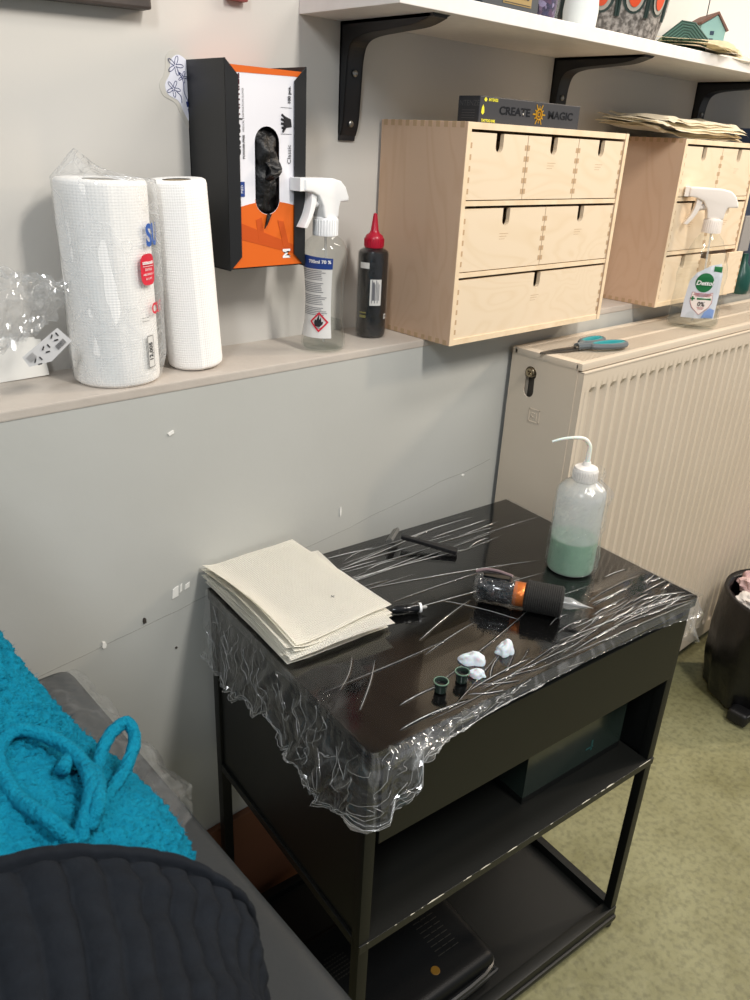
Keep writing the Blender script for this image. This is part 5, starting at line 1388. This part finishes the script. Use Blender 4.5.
# ---------------------------------------------------------------- camera
cam = bpy.data.cameras.new('camera'); co = bpy.data.objects.new('camera', cam); COL.objects.link(co)
Rv = Vector((0.7410, -0.6699, 0.0468)); Uv = Vector((0.2479, 0.3377, 0.9080)); Fv = Vector((0.6241, 0.6612, -0.4163))
mw = Matrix(((Rv.x, Uv.x, -Fv.x, -.9209), (Rv.y, Uv.y, -Fv.y, -.8248), (Rv.z, Uv.z, -Fv.z, .2923), (0, 0, 0, 1)))
co.matrix_world = mw
cam.sensor_fit = 'VERTICAL'; cam.sensor_height = 36; cam.lens = 788.13/1000*36; cam.clip_start = .02
cam.dof.use_dof = True; cam.dof.focus_distance = 1.25; cam.dof.aperture_fstop = 16.0
SC.camera = co

# ---------------------------------------------------------------- light
def area(name, loc, target, size, power, col, sy=None):
    l = bpy.data.lights.new(name, 'AREA'); l.energy = power; l.color = col; l.size = size
    if sy: l.shape = 'RECTANGLE'; l.size_y = sy
    o = bpy.data.objects.new(name, l); COL.objects.link(o); o.location = loc
    o.rotation_euler = (Vector(target)-Vector(loc)).to_track_quat('-Z', 'Y').to_euler(); return o
area('ceiling_lamp_front', (-.1, -1.5, 1.55), (-.1, -.1, -.2), .2, 24, (1, .95, .88), .5)
area('ceiling_lamp_left', (-1.8, -1.3, 1.5), (-.4, .0, -.3), .25, 15, (.93, .97, 1), .6)
area('ceiling_lamp_right', (2.5, -1.2, 1.35), (.3, 0, -.1), .10, 25, (1, .82, .62), .3)
tl = area('film_highlight_lamp', (1.25, -.72, 1.5), (1.25, -.72, 0), 1.6, 22, (1, .93, .84), .24)  # unseen strip lamp, added so the film folds catch highlights
w = bpy.data.worlds.new('room_ambience'); SC.world = w; w.use_nodes = True
bg = w.node_tree.nodes['Background']; bg.inputs[0].default_value = (.80, .82, .86, 1); bg.inputs[1].default_value = .30
vs = SC.view_settings; vs.view_transform = 'Standard'; vs.look = 'None'; vs.gamma = 1; vs.use_curve_mapping = False; vs.exposure = .36

SUB = {'orange_print': 'carton', 'orange_strip': 'carton', 'dark_orange_pattern': 'carton', 'black_title': 'carton', 'dark_red_title': 'carton', 'small_print': ('carton', 'label'), 'blue_tab': 'carton', 'white_print': 'carton',
 'embossed_title': 'carton', 'gold_emblem': 'carton', 'yellow_print': 'carton', 'side_print': 'carton', 'gold_label': 'carton', 'label_print': ('gold_label', 'printed_label', 'white_label'), 'screw': 'bracket_arm', 'bleed_valve': 'side_cover',
 'badge_lettering': 'red_badge', 'sticker_writing': 'price_sticker', 'blue_band': 'label', 'band_lettering': 'label', 'hazard_diamond': 'label', 'flame_symbol': 'label', 'label': 'bottle_body', 'green_logo': 'front_label', 'shield_panel': 'front_label',
 'white_logo_lettering': 'front_label', 'percent_lettering': 'front_label', 'red_print': 'front_label', 'blue_splash': 'front_label', 'vent_slots': 'case_shell', 'gold_logo': 'case_shell', 'rim_bead': 'case_shell',
 'blade': 'head', 'rim': 'cup', 'pivot_screw': 'blade', 'blue_drawing': 'white_face', 'roof': 'house_block', 'ridged_face': 'house_block', 'green_face': 'house_block', 'painted_window': 'house_block', 'orange_drop': 'pot_body', 'pale_petal': 'pot_body', 'dark_petal': 'pot_body',
 'drawstring_bow': 'trousers', 'wool_fuzz': 'trousers', 'grille_bars': 'top_frame', 'piping': 'padded_top', 'red_drawstring': 'bin_liner', 'pedal_trim': 'pedal', 'torn_sticker': 'box_walls', 'trigger': 'sprayer_head', 'nozzle': 'sprayer_head', 'piston': 'sprayer_head', 'needle': 'clear_tip'}
DEPTH2 = {'label'}
def base(n): return n.split('.')[0]
for top in [o for o in bpy.data.objects if o.parent is None and o.children]:
    kids = {}
    for c in top.children: kids.setdefault(base(c.name), c)
    moves = []
    for c in top.children:
        b_ = base(c.name)
        if b_ == 'label' or b_ not in SUB: continue
        for cand in (SUB[b_] if isinstance(SUB[b_], tuple) else (SUB[b_],)):
            if cand in kids and kids[cand] is not c: moves.append((c, kids[cand])); break
    for c, p_ in moves: c.parent = p_
